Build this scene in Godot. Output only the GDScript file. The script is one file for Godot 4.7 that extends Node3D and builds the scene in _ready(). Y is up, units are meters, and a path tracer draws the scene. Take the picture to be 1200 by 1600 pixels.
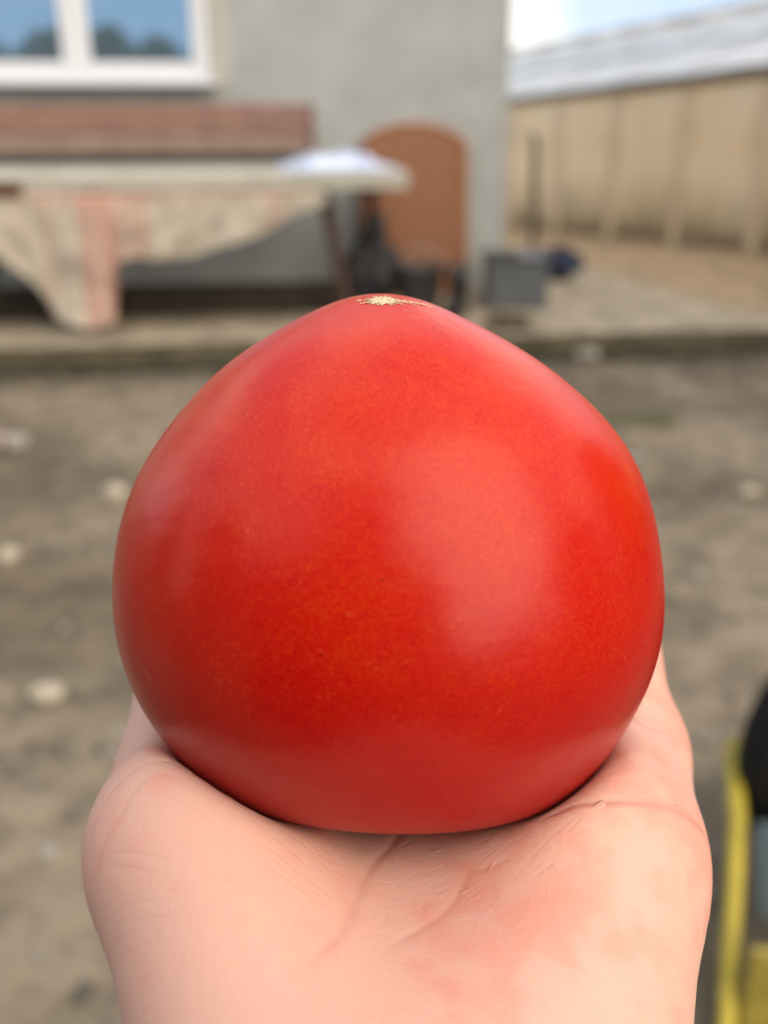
extends Node3D

const PITCH := 0.37793
const EYE := Vector3(0.0, 1.17, 0.0)
const TOMATO_AT := Vector3(0.0007, -0.0080, -0.165)

var cam_basis := Basis(Vector3.RIGHT, -PITCH)
var used := {}
var house := Transform3D(Basis(Vector3.UP, deg_to_rad(7.0)), Vector3(0.72, 0.0, -6.39))
var rng := RandomNumberGenerator.new()


func _ready() -> void:
	rng.seed = 71
	build_camera_and_light()
	build_ground()
	build_house()
	build_greenhouse()
	build_far_trees()
	build_yard_things()
	build_table_group()
	build_stones()
	build_cart()
	build_tomato()
	build_hand()
	build_photographer()
	build_phone()


# ------------------------------------------------------------------ camera and light
func build_camera_and_light() -> void:
	var cam := Camera3D.new()
	cam.name = "camera"
	cam.fov = rad_to_deg(2.0 * atan(0.5))
	cam.near = 0.01
	cam.far = 900.0
	cam.transform = Transform3D(cam_basis, EYE)
	var at := CameraAttributesPhysical.new()
	at.frustum_focal_length = 7.0
	at.exposure_aperture = 2.45
	at.frustum_focus_distance = 0.141
	at.frustum_near = 0.01
	at.frustum_far = 900.0
	add_child(cam)
	cam.attributes = at
	cam.fov = rad_to_deg(2.0 * atan(0.5))
	cam.current = true

	var sun := DirectionalLight3D.new()
	sun.name = "sun"
	sun.light_energy = 1.2
	sun.light_color = Color(1.0, 0.9, 0.77)
	sun.light_angular_distance = 70.0
	sun.shadow_enabled = true
	add_child(sun)
	sun.look_at_from_position(Vector3(1.5, 2.0, 2.0), Vector3.ZERO)

	var env := Environment.new()
	env.background_mode = Environment.BG_SKY
	var sky := Sky.new()
	var pano := PanoramaSkyMaterial.new()
	pano.panorama = ImageTexture.create_from_image(sky_image())
	sky.sky_material = pano
	env.sky = sky
	env.background_energy_multiplier = 1.24
	env.tonemap_mode = Environment.TONE_MAPPER_LINEAR
	env.tonemap_exposure = 1.02
	env.sdfgi_enabled = true
	env.ssao_enabled = true
	env.ssil_enabled = true
	var we := WorldEnvironment.new()
	we.name = "environment"
	we.environment = env
	add_child(we)


func sky_image() -> Image:
	var w := 768
	var h := 384
	var img := Image.create(w, h, false, Image.FORMAT_RGBF)
	var n := noise(5, 1.5, 5)
	var n2 := noise(9, 4.0, 4)
	for j in h:
		var el := PI * (0.5 - (j + 0.5) / h)
		for i in w:
			var az := TAU * (i + 0.5) / w
			var d := Vector3(sin(az) * cos(el), sin(el), -cos(az) * cos(el))
			var q := Vector3(d.x, d.y * 2.2, d.z)
			var up := maxf(d.y, 0.0)
			var blue := Color(0.52, 0.68, 0.90).lerp(Color(0.20, 0.36, 0.66), pow(up, 0.5))
			var cover := n.get_noise_3dv(q) + 0.35 * n2.get_noise_3dv(q)
			var k := smoothstep(-0.30, 0.16, cover)
			var bright := 1.25 + 0.45 * n2.get_noise_3dv(q * 1.3 + Vector3(3, 1, 2))
			var c := blue.lerp(Color(1.07, 1.0, 0.88) * bright, k)
			var haze := exp(-up * 9.0)
			c = c.lerp(Color(0.92, 1.0, 1.04), haze * 0.6)
			if d.y < 0.0:
				c = c.lerp(Color(0.24, 0.22, 0.19), clampf(-d.y * 12.0, 0.0, 1.0))
			img.set_pixel(i, j, Color(c.r, c.g, c.b, 1.0))
	return img


# ------------------------------------------------------------------ helpers
func noise(s: int, freq: float, oct: int) -> FastNoiseLite:
	var n := FastNoiseLite.new()
	n.seed = s
	n.noise_type = FastNoiseLite.TYPE_SIMPLEX_SMOOTH
	n.frequency = freq
	n.fractal_octaves = oct
	return n


func lin(r: float, g: float, b: float) -> Color:
	return Color(r, g, b).linear_to_srgb()


func numbered(called: String) -> String:
	if not used.has(called):
		used[called] = 0
		return called
	used[called] += 1
	return "%s_%03d" % [called, used[called]]


func thing(called: String, label: String, category: String, xf := Transform3D.IDENTITY, group := "") -> Node3D:
	var o := Node3D.new()
	o.name = numbered(called)
	add_child(o)
	o.transform = xf
	o.set_meta("label", label)
	o.set_meta("category", category)
	if group != "":
		o.set_meta("group", group)
	return o


func part(called: String, mesh: Mesh, mat: Material, parent: Node, xf := Transform3D.IDENTITY, label := "") -> MeshInstance3D:
	var m := MeshInstance3D.new()
	m.mesh = mesh
	m.material_override = mat
	m.transform = xf
	m.cast_shadow = GeometryInstance3D.SHADOW_CASTING_SETTING_ON
	var c := called
	var k := 0
	while parent.has_node(NodePath(c)):
		k += 1
		c = "%s_%03d" % [called, k]
	m.name = c
	parent.add_child(m)
	if label != "":
		m.set_meta("label", label)
	return m


func structure(called: String, mesh: Mesh, mat: Material, kind := "structure") -> MeshInstance3D:
	var m := part(called, mesh, mat, self)
	m.set_meta("kind", kind)
	return m


func paint(r: float, g: float, b: float, rough := 0.8, spec := 0.5) -> StandardMaterial3D:
	var m := StandardMaterial3D.new()
	m.albedo_color = lin(r, g, b)
	m.roughness = rough
	m.metallic_specular = spec
	return m


## a material whose colour wanders between two tones, with a fine relief, looked up in the world or in the object's axes
func mottled(a: Color, b: Color, scale: float, rough := 0.9, relief := 0.0, s := 1, stretch := Vector3.ONE, world := true) -> StandardMaterial3D:
	var m := StandardMaterial3D.new()
	var n := FastNoiseLite.new()
	n.seed = s
	n.frequency = 0.012
	n.fractal_octaves = 6
	n.fractal_gain = 0.6
	var t := NoiseTexture2D.new()
	t.width = 512
	t.height = 512
	t.seamless = true
	t.noise = n
	var g := Gradient.new()
	g.set_color(0, a.linear_to_srgb())
	g.set_color(1, b.linear_to_srgb())
	g.set_offset(0, 0.2)
	g.set_offset(1, 0.8)
	t.color_ramp = g
	m.albedo_texture = t
	m.roughness = rough
	if relief > 0.0:
		var h := NoiseTexture2D.new()
		h.width = 512
		h.height = 512
		h.seamless = true
		h.noise = n
		m.heightmap_enabled = true
		m.heightmap_texture = h
		m.heightmap_scale = relief
	m.uv1_triplanar = true
	m.uv1_world_triplanar = world
	m.uv1_scale = stretch * scale
	return m


func tri(st: SurfaceTool, a: Vector3, b: Vector3, c: Vector3, out: Vector3) -> void:
	if (b - a).cross(c - a).dot(out) > 0.0:
		var t := b
		b = c
		c = t
	st.add_vertex(a)
	st.add_vertex(b)
	st.add_vertex(c)


func quad(st: SurfaceTool, a: Vector3, b: Vector3, c: Vector3, d: Vector3, out: Vector3) -> void:
	tri(st, a, b, c, out)
	tri(st, a, c, d, out)


func start() -> SurfaceTool:
	var st := SurfaceTool.new()
	st.begin(Mesh.PRIMITIVE_TRIANGLES)
	return st


func finish(st: SurfaceTool) -> ArrayMesh:
	st.generate_normals()
	return st.commit()


## a box with chamfered edges, centred at xf
func add_box(st: SurfaceTool, size: Vector3, xf := Transform3D.IDENTITY, bevel := 0.004) -> void:
	var h := size * 0.5
	var b := minf(bevel, minf(h.x, minf(h.y, h.z)) * 0.49)
	st.set_smooth_group(-1)
	var p := func(sx: float, sy: float, sz: float, axis: int) -> Vector3:
		var v := Vector3(sx * (h.x - b), sy * (h.y - b), sz * (h.z - b))
		v[axis] += b * [sx, sy, sz][axis]
		return xf * v
	var rot := xf.basis
	for axis in 3:
		var u := (axis + 1) % 3
		var w := (axis + 2) % 3
		for s in [-1.0, 1.0]:
			var c := []
			for k in [[-1, -1], [1, -1], [1, 1], [-1, 1]]:
				var q := Vector3.ZERO
				q[axis] = s
				q[u] = k[0]
				q[w] = k[1]
				c.append(p.call(q.x, q.y, q.z, axis))
			var n := Vector3.ZERO
			n[axis] = s
			quad(st, c[0], c[1], c[2], c[3], rot * n)
		for su in [-1.0, 1.0]:
			for sw in [-1.0, 1.0]:
				var lo := Vector3.ZERO
				lo[u] = su
				lo[w] = sw
				lo[axis] = -1.0
				var hi := lo
				hi[axis] = 1.0
				var n2 := Vector3.ZERO
				n2[u] = su
				n2[w] = sw
				quad(st, p.call(lo.x, lo.y, lo.z, u), p.call(hi.x, hi.y, hi.z, u), p.call(hi.x, hi.y, hi.z, w), p.call(lo.x, lo.y, lo.z, w), rot * n2)
	for sx in [-1.0, 1.0]:
		for sy in [-1.0, 1.0]:
			for sz in [-1.0, 1.0]:
				tri(st, p.call(sx, sy, sz, 0), p.call(sx, sy, sz, 1), p.call(sx, sy, sz, 2), rot * Vector3(sx, sy, sz))


func box(size: Vector3, bevel := 0.004, xf := Transform3D.IDENTITY) -> ArrayMesh:
	var st := start()
	add_box(st, size, xf, bevel)
	return finish(st)


func at(x: float, y: float, z: float) -> Transform3D:
	return Transform3D(Basis.IDENTITY, Vector3(x, y, z))


## a tube along points, its radius constant or one per point
func add_tube(st: SurfaceTool, pts: Array, radii: Array, sides := 10) -> void:
	st.set_smooth_group(0)
	var rings := []
	for i in pts.size():
		var t: Vector3 = (pts[mini(i + 1, pts.size() - 1)] - pts[maxi(i - 1, 0)]).normalized()
		var a := t.cross(Vector3.UP if absf(t.y) < 0.9 else Vector3.RIGHT).normalized()
		var b := t.cross(a)
		var ring := []
		for k in sides:
			var an := TAU * k / sides
			ring.append(pts[i] + (a * cos(an) + b * sin(an)) * float(radii[mini(i, radii.size() - 1)]))
		rings.append(ring)
	for i in pts.size() - 1:
		for k in sides:
			var m := (k + 1) % sides
			var mid: Vector3 = (rings[i][k] + rings[i + 1][m]) * 0.5 - (pts[i] + pts[i + 1]) * 0.5
			quad(st, rings[i][k], rings[i][m], rings[i + 1][m], rings[i + 1][k], mid)
	st.set_smooth_group(1)
	for e in [0, pts.size() - 1]:
		var n: Vector3 = pts[e] - pts[1 if e == 0 else e - 1]
		for k in sides:
			tri(st, pts[e], rings[e][k], rings[e][(k + 1) % sides], n)


func tube(pts: Array, radii: Array, sides := 10) -> ArrayMesh:
	var st := start()
	add_tube(st, pts, radii, sides)
	return finish(st)


## a lathe about y from [radius, height] pairs
func lathe(profile: Array, sides := 28) -> ArrayMesh:
	var st := start()
	st.set_smooth_group(0)
	for i in profile.size() - 1:
		var r0: float = profile[i][0]
		var y0: float = profile[i][1]
		var r1: float = profile[i + 1][0]
		var y1: float = profile[i + 1][1]
		for k in sides:
			var a := TAU * k / sides
			var b := TAU * (k + 1) / sides
			var out := Vector3(cos(a) * (y1 - y0), r0 - r1, sin(a) * (y1 - y0))
			quad(st, Vector3(r0 * cos(a), y0, r0 * sin(a)), Vector3(r0 * cos(b), y0, r0 * sin(b)), Vector3(r1 * cos(b), y1, r1 * sin(b)), Vector3(r1 * cos(a), y1, r1 * sin(a)), out)
	return finish(st)


## an uneven rounded lump (a stone, a bundle)
func lump(size: Vector3, s: int, rough := 0.25, cuts := 14) -> ArrayMesh:
	var n := noise(s, 0.9, 3)
	var st := start()
	st.set_smooth_group(0)
	var p := []
	for j in cuts + 1:
		var row := []
		var el := PI * (float(j) / cuts - 0.5)
		for i in cuts * 2:
			var az := TAU * i / (cuts * 2.0)
			var d := Vector3(cos(el) * cos(az), sin(el), cos(el) * sin(az))
			row.append(d * size * 0.5 * (1.0 + rough * 1.6 * n.get_noise_3dv(d * 1.2 + Vector3(s, 0, 0))))
		p.append(row)
	for j in cuts:
		for i in cuts * 2:
			var m := (i + 1) % (cuts * 2)
			var out: Vector3 = p[j][i] + p[j + 1][m]
			quad(st, p[j][i], p[j][m], p[j + 1][m], p[j + 1][i], out)
	return finish(st)


## a sheet with thickness from a function (u, v in 0..1) -> point
func sheet(f: Callable, nu: int, nv: int, thick: float) -> ArrayMesh:
	var p := []
	for j in nv + 1:
		for i in nu + 1:
			p.append(f.call(float(i) / nu, float(j) / nv))
	var nrm := []
	for j in nv + 1:
		for i in nu + 1:
			var du: Vector3 = p[j * (nu + 1) + mini(i + 1, nu)] - p[j * (nu + 1) + maxi(i - 1, 0)]
			var dv: Vector3 = p[mini(j + 1, nv) * (nu + 1) + i] - p[maxi(j - 1, 0) * (nu + 1) + i]
			nrm.append(du.cross(dv).normalized())
	var st := start()
	for side in [1.0, -1.0]:
		st.set_smooth_group(0 if side > 0.0 else 1)
		for j in nv:
			for i in nu:
				var ids := [j * (nu + 1) + i, j * (nu + 1) + i + 1, (j + 1) * (nu + 1) + i + 1, (j + 1) * (nu + 1) + i]
				var q := []
				for id in ids:
					q.append(p[id] + nrm[id] * side * thick * 0.5)
				var out: Vector3 = nrm[ids[0]] * side
				for t in [[0, 1, 2], [0, 2, 3]]:
					var o := t.duplicate() as Array
					if (q[t[1]] - q[t[0]]).cross(q[t[2]] - q[t[0]]).dot(out) > 0.0:
						o = [t[0], t[2], t[1]]
					for k in o:
						st.set_uv(Vector2(float(ids[k] % (nu + 1)) / nu, float(ids[k] / (nu + 1)) / nv))
						st.add_vertex(q[k])
	st.set_smooth_group(2)
	for e in [[0, 1, nu, 0], [nv * (nu + 1), 1, nu, 1], [0, nu + 1, nv, 2], [nu, nu + 1, nv, 3]]:
		for k in int(e[2]):
			var a: int = e[0] + k * e[1]
			var b: int = a + e[1]
			st.set_uv(Vector2(0.5, 0.5))
			var mid: Vector3 = p[a] - p[(nv / 2) * (nu + 1) + nu / 2]
			quad(st, p[a] + nrm[a] * thick * 0.5, p[b] + nrm[b] * thick * 0.5, p[b] - nrm[b] * thick * 0.5, p[a] - nrm[a] * thick * 0.5, mid)
	return finish(st)


# ------------------------------------------------------------------ ground
func ground_y(x: float, z: float) -> float:
	var y := 0.0
	if z < -8.9:
		y = maxf(-0.95, 0.0545 * (z + 8.9))
	return y


func build_ground() -> void:
	var xs := []
	var zs := []
	for k in [-400.0, -200.0, -90.0, -45.0, -24.0, -14.0, -9.0, -6.5]:
		xs.append(k)
	var x := -5.0
	while x < 7.0:
		xs.append(x)
		x += 0.07
	for k in [8.0, 11.0, 16.0, 26.0, 45.0, 90.0, 200.0, 400.0]:
		xs.append(k)
	for k in [-500.0, -250.0, -120.0, -60.0, -35.0, -27.0, -22.0, -18.0, -15.0, -13.0, -12.0, -11.0, -10.0, -9.4]:
		zs.append(k)
	var z := -8.9
	while z < 0.6:
		zs.append(z)
		z += 0.07
	for k in [1.5, 3.0, 6.0, 11.0, 20.0, 40.0, 80.0, 160.0, 400.0]:
		zs.append(k)
	var n := noise(3, 0.55, 4)
	var n2 := noise(4, 4.0, 4)
	var st := start()
	st.set_smooth_group(0)
	var nx := xs.size()
	var tone := noise(12, 0.8, 4)
	var tan_lane := Color(0.36, 0.265, 0.165)
	for j in zs.size():
		for i in nx:
			var X: float = xs[i]
			var Z: float = zs[j]
			var near := clampf(1.0 - (absf(X) - 5.0) / 4.0, 0.0, 1.0) * clampf((Z + 12.0) / 3.0, 0.0, 1.0)
			var h := ground_y(X, Z) + near * (0.022 * n.get_noise_2d(X, Z) + 0.010 * n2.get_noise_2d(X, Z))
			if Z > -0.9 and absf(X) < 5.0:
				h *= 1.0
			var c := Color(0.130, 0.107, 0.077).lerp(Color(0.232, 0.196, 0.146), smoothstep(-0.3, 0.3, tone.get_noise_2d(X, Z)))
			var lane := smoothstep(-5.2, -5.7, Z + 0.12 * n2.get_noise_2d(X, Z)) * smoothstep(-4.0, 0.5, X)
			c = c.lerp(tan_lane.lerp(Color(0.29, 0.225, 0.15), smoothstep(-0.3, 0.4, tone.get_noise_2d(X * 2.0, Z * 2.0))), lane)
			# wet earth along the foot of the apron
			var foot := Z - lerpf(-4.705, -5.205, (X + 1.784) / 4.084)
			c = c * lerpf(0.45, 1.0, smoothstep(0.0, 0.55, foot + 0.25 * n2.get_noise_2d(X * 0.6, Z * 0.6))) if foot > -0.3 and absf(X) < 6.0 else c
			st.set_color(c)
			st.add_vertex(Vector3(X, h, Z))
	for j in zs.size() - 1:
		for i in nx - 1:
			var a := j * nx + i
			for k in [a, a + 1, a + nx + 1, a, a + nx + 1, a + nx]:
				st.add_index(k)
	st.generate_normals()
	var m := mottled(Color(0.58, 0.58, 0.58), Color(1.20, 1.18, 1.14), 0.9, 0.95, 2.0, 31)
	m.vertex_color_use_as_albedo = true
	structure("ground", st.commit(), m)

	# loose gravel that nobody would count
	var mm := MultiMesh.new()
	mm.transform_format = MultiMesh.TRANSFORM_3D
	mm.use_colors = true
	var peb := lump(Vector3(1.0, 0.62, 0.8), 8, 0.3, 5)
	mm.mesh = peb
	mm.instance_count = 5200
	for k in 5200:
		var px := rng.randf_range(-3.2, 3.4)
		var pz := rng.randf_range(-5.0, -0.8)
		if px > 2.5:
			pz = rng.randf_range(-8.0, -1.0)
		var s := 0.005 + 0.034 * pow(rng.randf(), 3.5)
		var b := Basis(Vector3.UP, rng.randf() * TAU).scaled(Vector3(s, s, s))
		mm.set_instance_transform(k, Transform3D(b, Vector3(px, 0.004 + 0.022 * n.get_noise_2d(px, pz), pz)))
		var v := 0.08 + 0.20 * pow(rng.randf(), 1.6)
		mm.set_instance_color(k, Color(v, v * 0.93, v * 0.82))
	var mi := MultiMeshInstance3D.new()
	mi.name = "gravel"
	mi.multimesh = mm
	var pm := StandardMaterial3D.new()
	pm.vertex_color_use_as_albedo = true
	pm.roughness = 0.9
	mi.material_override = pm
	mi.set_meta("kind", "stuff")
	add_child(mi)

	# the raised concrete apron round the house
	var pad := [Vector2(-4.6, -4.36), Vector2(-1.784, -4.705), Vector2(2.3, -5.205), Vector2(2.02, -5.62), Vector2(1.42, -7.25), Vector2(0.95, -9.0), Vector2(0.4, -12.5), Vector2(-5.6, -11.8)]
	st = start()
	st.set_smooth_group(-1)
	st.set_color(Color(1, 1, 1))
	var top := PackedVector2Array(pad)
	var ids := Geometry2D.triangulate_polygon(top)
	for k in range(0, ids.size(), 3):
		var t := []
		for q in 3:
			t.append(Vector3(top[ids[k + q]].x, 0.12, top[ids[k + q]].y))
		tri(st, t[0], t[1], t[2], Vector3.UP)
	var ctr := Vector2(-1.5, -8.0)
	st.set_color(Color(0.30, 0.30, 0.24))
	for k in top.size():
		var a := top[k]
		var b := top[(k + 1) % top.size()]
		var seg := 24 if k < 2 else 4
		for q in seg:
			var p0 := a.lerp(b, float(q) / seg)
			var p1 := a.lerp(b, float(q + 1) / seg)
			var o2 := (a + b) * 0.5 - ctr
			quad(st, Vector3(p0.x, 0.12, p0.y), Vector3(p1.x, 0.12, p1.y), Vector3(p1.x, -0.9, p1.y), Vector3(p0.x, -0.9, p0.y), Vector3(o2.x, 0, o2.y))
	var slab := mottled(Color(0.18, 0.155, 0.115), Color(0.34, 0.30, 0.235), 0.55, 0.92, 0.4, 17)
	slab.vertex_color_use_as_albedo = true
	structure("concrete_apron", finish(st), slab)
	# damp dark edge strip of earth and moss along the foot of the apron
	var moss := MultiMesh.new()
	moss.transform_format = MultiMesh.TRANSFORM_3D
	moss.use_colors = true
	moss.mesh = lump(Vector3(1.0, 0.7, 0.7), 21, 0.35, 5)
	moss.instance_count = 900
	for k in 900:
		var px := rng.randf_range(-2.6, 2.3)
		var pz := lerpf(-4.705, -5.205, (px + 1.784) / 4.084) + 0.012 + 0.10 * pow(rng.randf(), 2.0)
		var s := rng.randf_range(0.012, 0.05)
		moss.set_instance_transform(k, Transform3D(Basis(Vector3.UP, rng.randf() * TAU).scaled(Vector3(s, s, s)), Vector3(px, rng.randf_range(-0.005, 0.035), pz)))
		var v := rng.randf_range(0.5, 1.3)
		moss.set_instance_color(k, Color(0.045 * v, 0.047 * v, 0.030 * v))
	var mo := MultiMeshInstance3D.new()
	mo.name = "moss"
	mo.multimesh = moss
	mo.material_override = pm
	mo.set_meta("kind", "stuff")
	add_child(mo)


# ------------------------------------------------------------------ house
func build_house() -> void:
	var h := thing("house", "pale grey plastered house with a white framed window", "house", house)
	var plaster := mottled(Color(0.275, 0.30, 0.315), Color(0.33, 0.355, 0.37), 0.35, 0.95, 0.25, 41)
	var st := start()
	var left := -7.0
	var top := 3.0
	# front wall round the window opening (u -3.13 .. -1.70, y 1.30 .. 2.55), 0.3 thick
	add_box(st, Vector3(-3.13 - left, top, 0.3), at((left - 3.13) * 0.5, top * 0.5, -0.15), 0.002)
	add_box(st, Vector3(1.43, 1.30, 0.3), at(-2.415, 0.65, -0.15), 0.0005)
	add_box(st, Vector3(1.43, top - 2.55, 0.3), at(-2.415, (top + 2.55) * 0.5, -0.15), 0.0005)
	add_box(st, Vector3(1.70, top, 0.3), at(-0.85, top * 0.5, -0.15), 0.006)
	# side, back
	add_box(st, Vector3(0.3, top, 5.0), at(-0.152, top * 0.5, -2.802), 0.002)
	add_box(st, Vector3(0.3, top, 5.0), at(left + 0.152, top * 0.5, -2.802), 0.002)
	add_box(st, Vector3(-left - 0.61, top, 0.3), at(left * 0.5, top * 0.5, -5.15), 0.002)
	part("wall", finish(st), plaster, h)
	part("floor", box(Vector3(6.3, 0.1, 4.6), 0.002), paint(0.2, 0.16, 0.12), h, at(-3.5, 0.3, -2.7))
	part("ceiling", box(Vector3(6.3, 0.1, 4.6), 0.002), paint(0.7, 0.7, 0.68), h, at(-3.5, 2.9, -2.7))
	var roof := start()
	add_box(roof, Vector3(7.5, 0.06, 3.3), Transform3D(Basis(Vector3.RIGHT, deg_to_rad(27)), Vector3(-3.5, 3.72, -1.22)), 0.004)
	add_box(roof, Vector3(7.5, 0.06, 3.3), Transform3D(Basis(Vector3.RIGHT, deg_to_rad(-27)), Vector3(-3.5, 3.72, -4.08)), 0.004)
	part("roof", finish(roof), mottled(Color(0.20, 0.10, 0.07), Color(0.30, 0.16, 0.11), 0.8, 0.85, 1.0, 52), h)
	# window: outer frame, mullion, sashes, panes, sill
	var pvc := paint(0.60, 0.64, 0.71, 0.35)
	var f := start()
	add_box(f, Vector3(0.045, 1.25, 0.08), at(-1.7225, 1.925, -0.03), 0.006)
	add_box(f, Vector3(0.045, 1.25, 0.08), at(-3.1075, 1.925, -0.03), 0.006)
	add_box(f, Vector3(1.338, 0.045, 0.078), at(-2.415, 1.3235, -0.03), 0.006)
	add_box(f, Vector3(1.338, 0.045, 0.078), at(-2.415, 2.5265, -0.03), 0.006)
	add_box(f, Vector3(0.060, 1.158, 0.07), at(-2.415, 1.925, -0.03), 0.006)
	var win := part("window", finish(f), pvc, h)
	var glass := StandardMaterial3D.new()
	glass.albedo_color = lin(0.25, 0.38, 0.50)
	glass.metallic = 0.75
	glass.metallic_specular = 0.7
	glass.roughness = 0.03
	for k in 2:
		var x0 := -3.084 if k == 0 else -2.384
		var x1 := -2.446 if k == 0 else -1.746
		var s := start()
		var w := x1 - x0
		for e in [0.022, w - 0.022]:
			add_box(s, Vector3(0.044, 1.156, 0.055), at(x0 + e, 1.925, -0.034), 0.007)
		for e in [1.369, 2.481]:
			add_box(s, Vector3(w - 0.089, 0.044, 0.053), at(x0 + w * 0.5, e, -0.034), 0.007)
		part("sash", finish(s), pvc, win)
		part("pane", box(Vector3(w - 0.08, 1.08, 0.022), 0.001), glass, win, at(x0 + w * 0.5, 1.925, -0.042))
	part("sill", box(Vector3(1.50, 0.028, 0.14), 0.008), pvc, h, at(-2.415, 1.285, 0.062))
	# cream plaster band beside the window
	part("window_surround", box(Vector3(0.085, 1.32, 0.012), 0.003), mottled(Color(0.34, 0.345, 0.32), Color(0.385, 0.39, 0.365), 0.8, 0.95, 0.2, 44), h, at(-1.640, 1.925, 0.004))


# ------------------------------------------------------------------ greenhouse
func build_greenhouse() -> void:
	var a := Vector3(3.284, 0.0, -8.957)
	var g := (Vector3(1.574, -0.22, -12.997) - a).normalized()
	var m := Vector3(0.921, 0.0, -0.39)
	# local frame: x along the wall going away, y up, z towards the yard
	var bas := Basis(g, Vector3.UP, -m)
	var gh := thing("greenhouse", "long greenhouse with a whitish film roof and a stained tan side wall", "greenhouse", Transform3D(bas, a))
	var panel_mats := []
	for k in 3:
		panel_mats.append(wall_stain(60 + k))
	var post := mottled(Color(0.66, 0.53, 0.38), Color(0.82, 0.68, 0.50), 0.9, 0.95, 0.3, 66)
	var x := -6.2
	var i := 0
	while x < 13.0:
		part("panel", sheet(func(u: float, v: float) -> Vector3: return Vector3(lerpf(0.062, 1.008, u), lerpf(-0.25, 1.40, v), 0.0), 6, 6, 0.06), panel_mats[i % 3], gh, at(x, 0.0, -0.03))
		part("post", box(Vector3(0.12, 1.70, 0.11), 0.008), post, gh, at(x, 0.58, -0.045))
		x += 1.07
		i += 1
	part("wall_plate", box(Vector3(20.0, 0.07, 0.16), 0.008), mottled(Color(0.24, 0.20, 0.15), Color(0.36, 0.31, 0.24), 1.1, 0.9, 0.2, 67), gh, at(3.3, 1.44, -0.05))
	# roof of overlapping film strips, from the plate up to the ridge, over purlins
	var film := StandardMaterial3D.new()
	film.albedo_color = lin(0.66, 0.72, 0.80)
	film.roughness = 0.28
	film.metallic_specular = 0.6
	film.backlight_enabled = true
	film.backlight = Color(0.6, 0.6, 0.6)
	var fold := noise(77, 0.8, 3)
	var lo := Vector2(0.05, 1.485)
	var hi := Vector2(-3.0, 2.52)
	var tones := [lin(0.54, 0.59, 0.66), lin(0.44, 0.52, 0.63), lin(0.60, 0.63, 0.66), lin(0.36, 0.42, 0.50)]
	for k in 4:
		var t0 := k / 4.0 - (0.012 if k > 0 else 0.0)
		var t1 := (k + 1) / 4.0
		var mat := film.duplicate() as StandardMaterial3D
		mat.albedo_color = tones[k]
		var kk := k
		part("film_strip", sheet(func(u: float, v: float) -> Vector3:
			var t := lerpf(t0, t1, v)
			var q := lo.lerp(hi, t)
			var X := lerpf(-6.6, 13.6, u)
			return Vector3(X, q.y + 0.10 * sin(PI * t) + 0.012 * absf(sin(X * TAU / 2.14)) + 0.025 * fold.get_noise_2d(X * 0.6, t * 9.0 + kk) + 0.006 * (kk % 2), q.x), 80, 6, 0.004), mat, gh)
		var q2 := lo.lerp(hi, t1)
		part("purlin", tube([Vector3(-6.5, q2.y + 0.10 * sin(PI * t1) + 0.03, q2.x), Vector3(13.5, q2.y + 0.10 * sin(PI * t1) + 0.03, q2.x)], [0.016], 8), paint(0.42, 0.44, 0.45, 0.5), gh)
	for k in 19:
		var arch := []
		for q in 7:
			var t := q / 6.0
			var p := lo.lerp(hi, t)
			arch.append(Vector3(-6.2 + 1.07 * k, p.y + 0.10 * sin(PI * t) + 0.045, p.x))
		part("rib", tube(arch, [0.012], 6), paint(0.33, 0.36, 0.40, 0.5), gh)
	part("far_roof_slope", sheet(func(u: float, v: float) -> Vector3:
		var q := hi.lerp(Vector2(-6.0, 1.485), v)
		return Vector3(lerpf(-6.6, 13.6, u), q.y + 0.1 * sin(PI * v), q.x), 20, 6, 0.004), film, gh)
	part("far_wall", box(Vector3(20.0, 1.9, 0.08), 0.01), panel_mats[0], gh, at(3.3, 0.5, -6.0))
	for e in [-6.62, 13.62]:
		var st := start()
		st.set_smooth_group(-1)
		var pts := [Vector2(0.0, -0.4), Vector2(0.0, 1.47), Vector2(-1.5, 2.05), Vector2(-3.0, 2.50), Vector2(-4.5, 2.05), Vector2(-6.0, 1.47), Vector2(-6.0, -0.4)]
		for k in range(1, 6):
			for s in [-0.02, 0.02]:
				tri(st, Vector3(e + s, pts[0].y, pts[0].x), Vector3(e + s, pts[k].y, pts[k].x), Vector3(e + s, pts[k + 1].y, pts[k + 1].x), Vector3(s, 0, 0))
		part("end_wall", finish(st), film, gh)


## ochre wall plaster with damp and algae stains that climb from the foot
func wall_stain(s: int) -> StandardMaterial3D:
	var w := 128
	var h := 192
	var img := Image.create(w, h, false, Image.FORMAT_RGB8)
	var n := noise(s, 0.022, 4)
	var n2 := noise(s + 40, 0.006, 3)
	for j in h:
		var v := 1.0 - (j + 0.5) / h
		for i in w:
			var k := n.get_noise_2d(i, j * 0.7)
			var c := Color(0.92, 0.74, 0.50).lerp(Color(0.94, 0.82, 0.62), 0.5 + k)
			var line := 0.40 + 0.16 * n2.get_noise_2d(i * 1.2, s * 31.0) + 0.10 * k
			c = c.lerp(Color(0.36, 0.30, 0.175), 0.85 * smoothstep(line + 0.22, line - 0.22, v))
			c = c.lerp(Color(0.21, 0.15, 0.095), 0.8 * smoothstep(0.30 + 0.06 * k, 0.16, v))
			c = c.lerp(Color(0.36, 0.31, 0.25), 0.25 * smoothstep(0.22, 0.0, minf(i, w - i) / float(w) * 2.0 + 0.35 * k))
			img.set_pixel(i, j, c.linear_to_srgb())
	var m := StandardMaterial3D.new()
	m.albedo_texture = ImageTexture.create_from_image(img)
	m.uv1_scale = Vector3(1, -1, 1)
	m.uv1_offset = Vector3(0, 1, 0)
	m.roughness = 0.95
	return m


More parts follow.
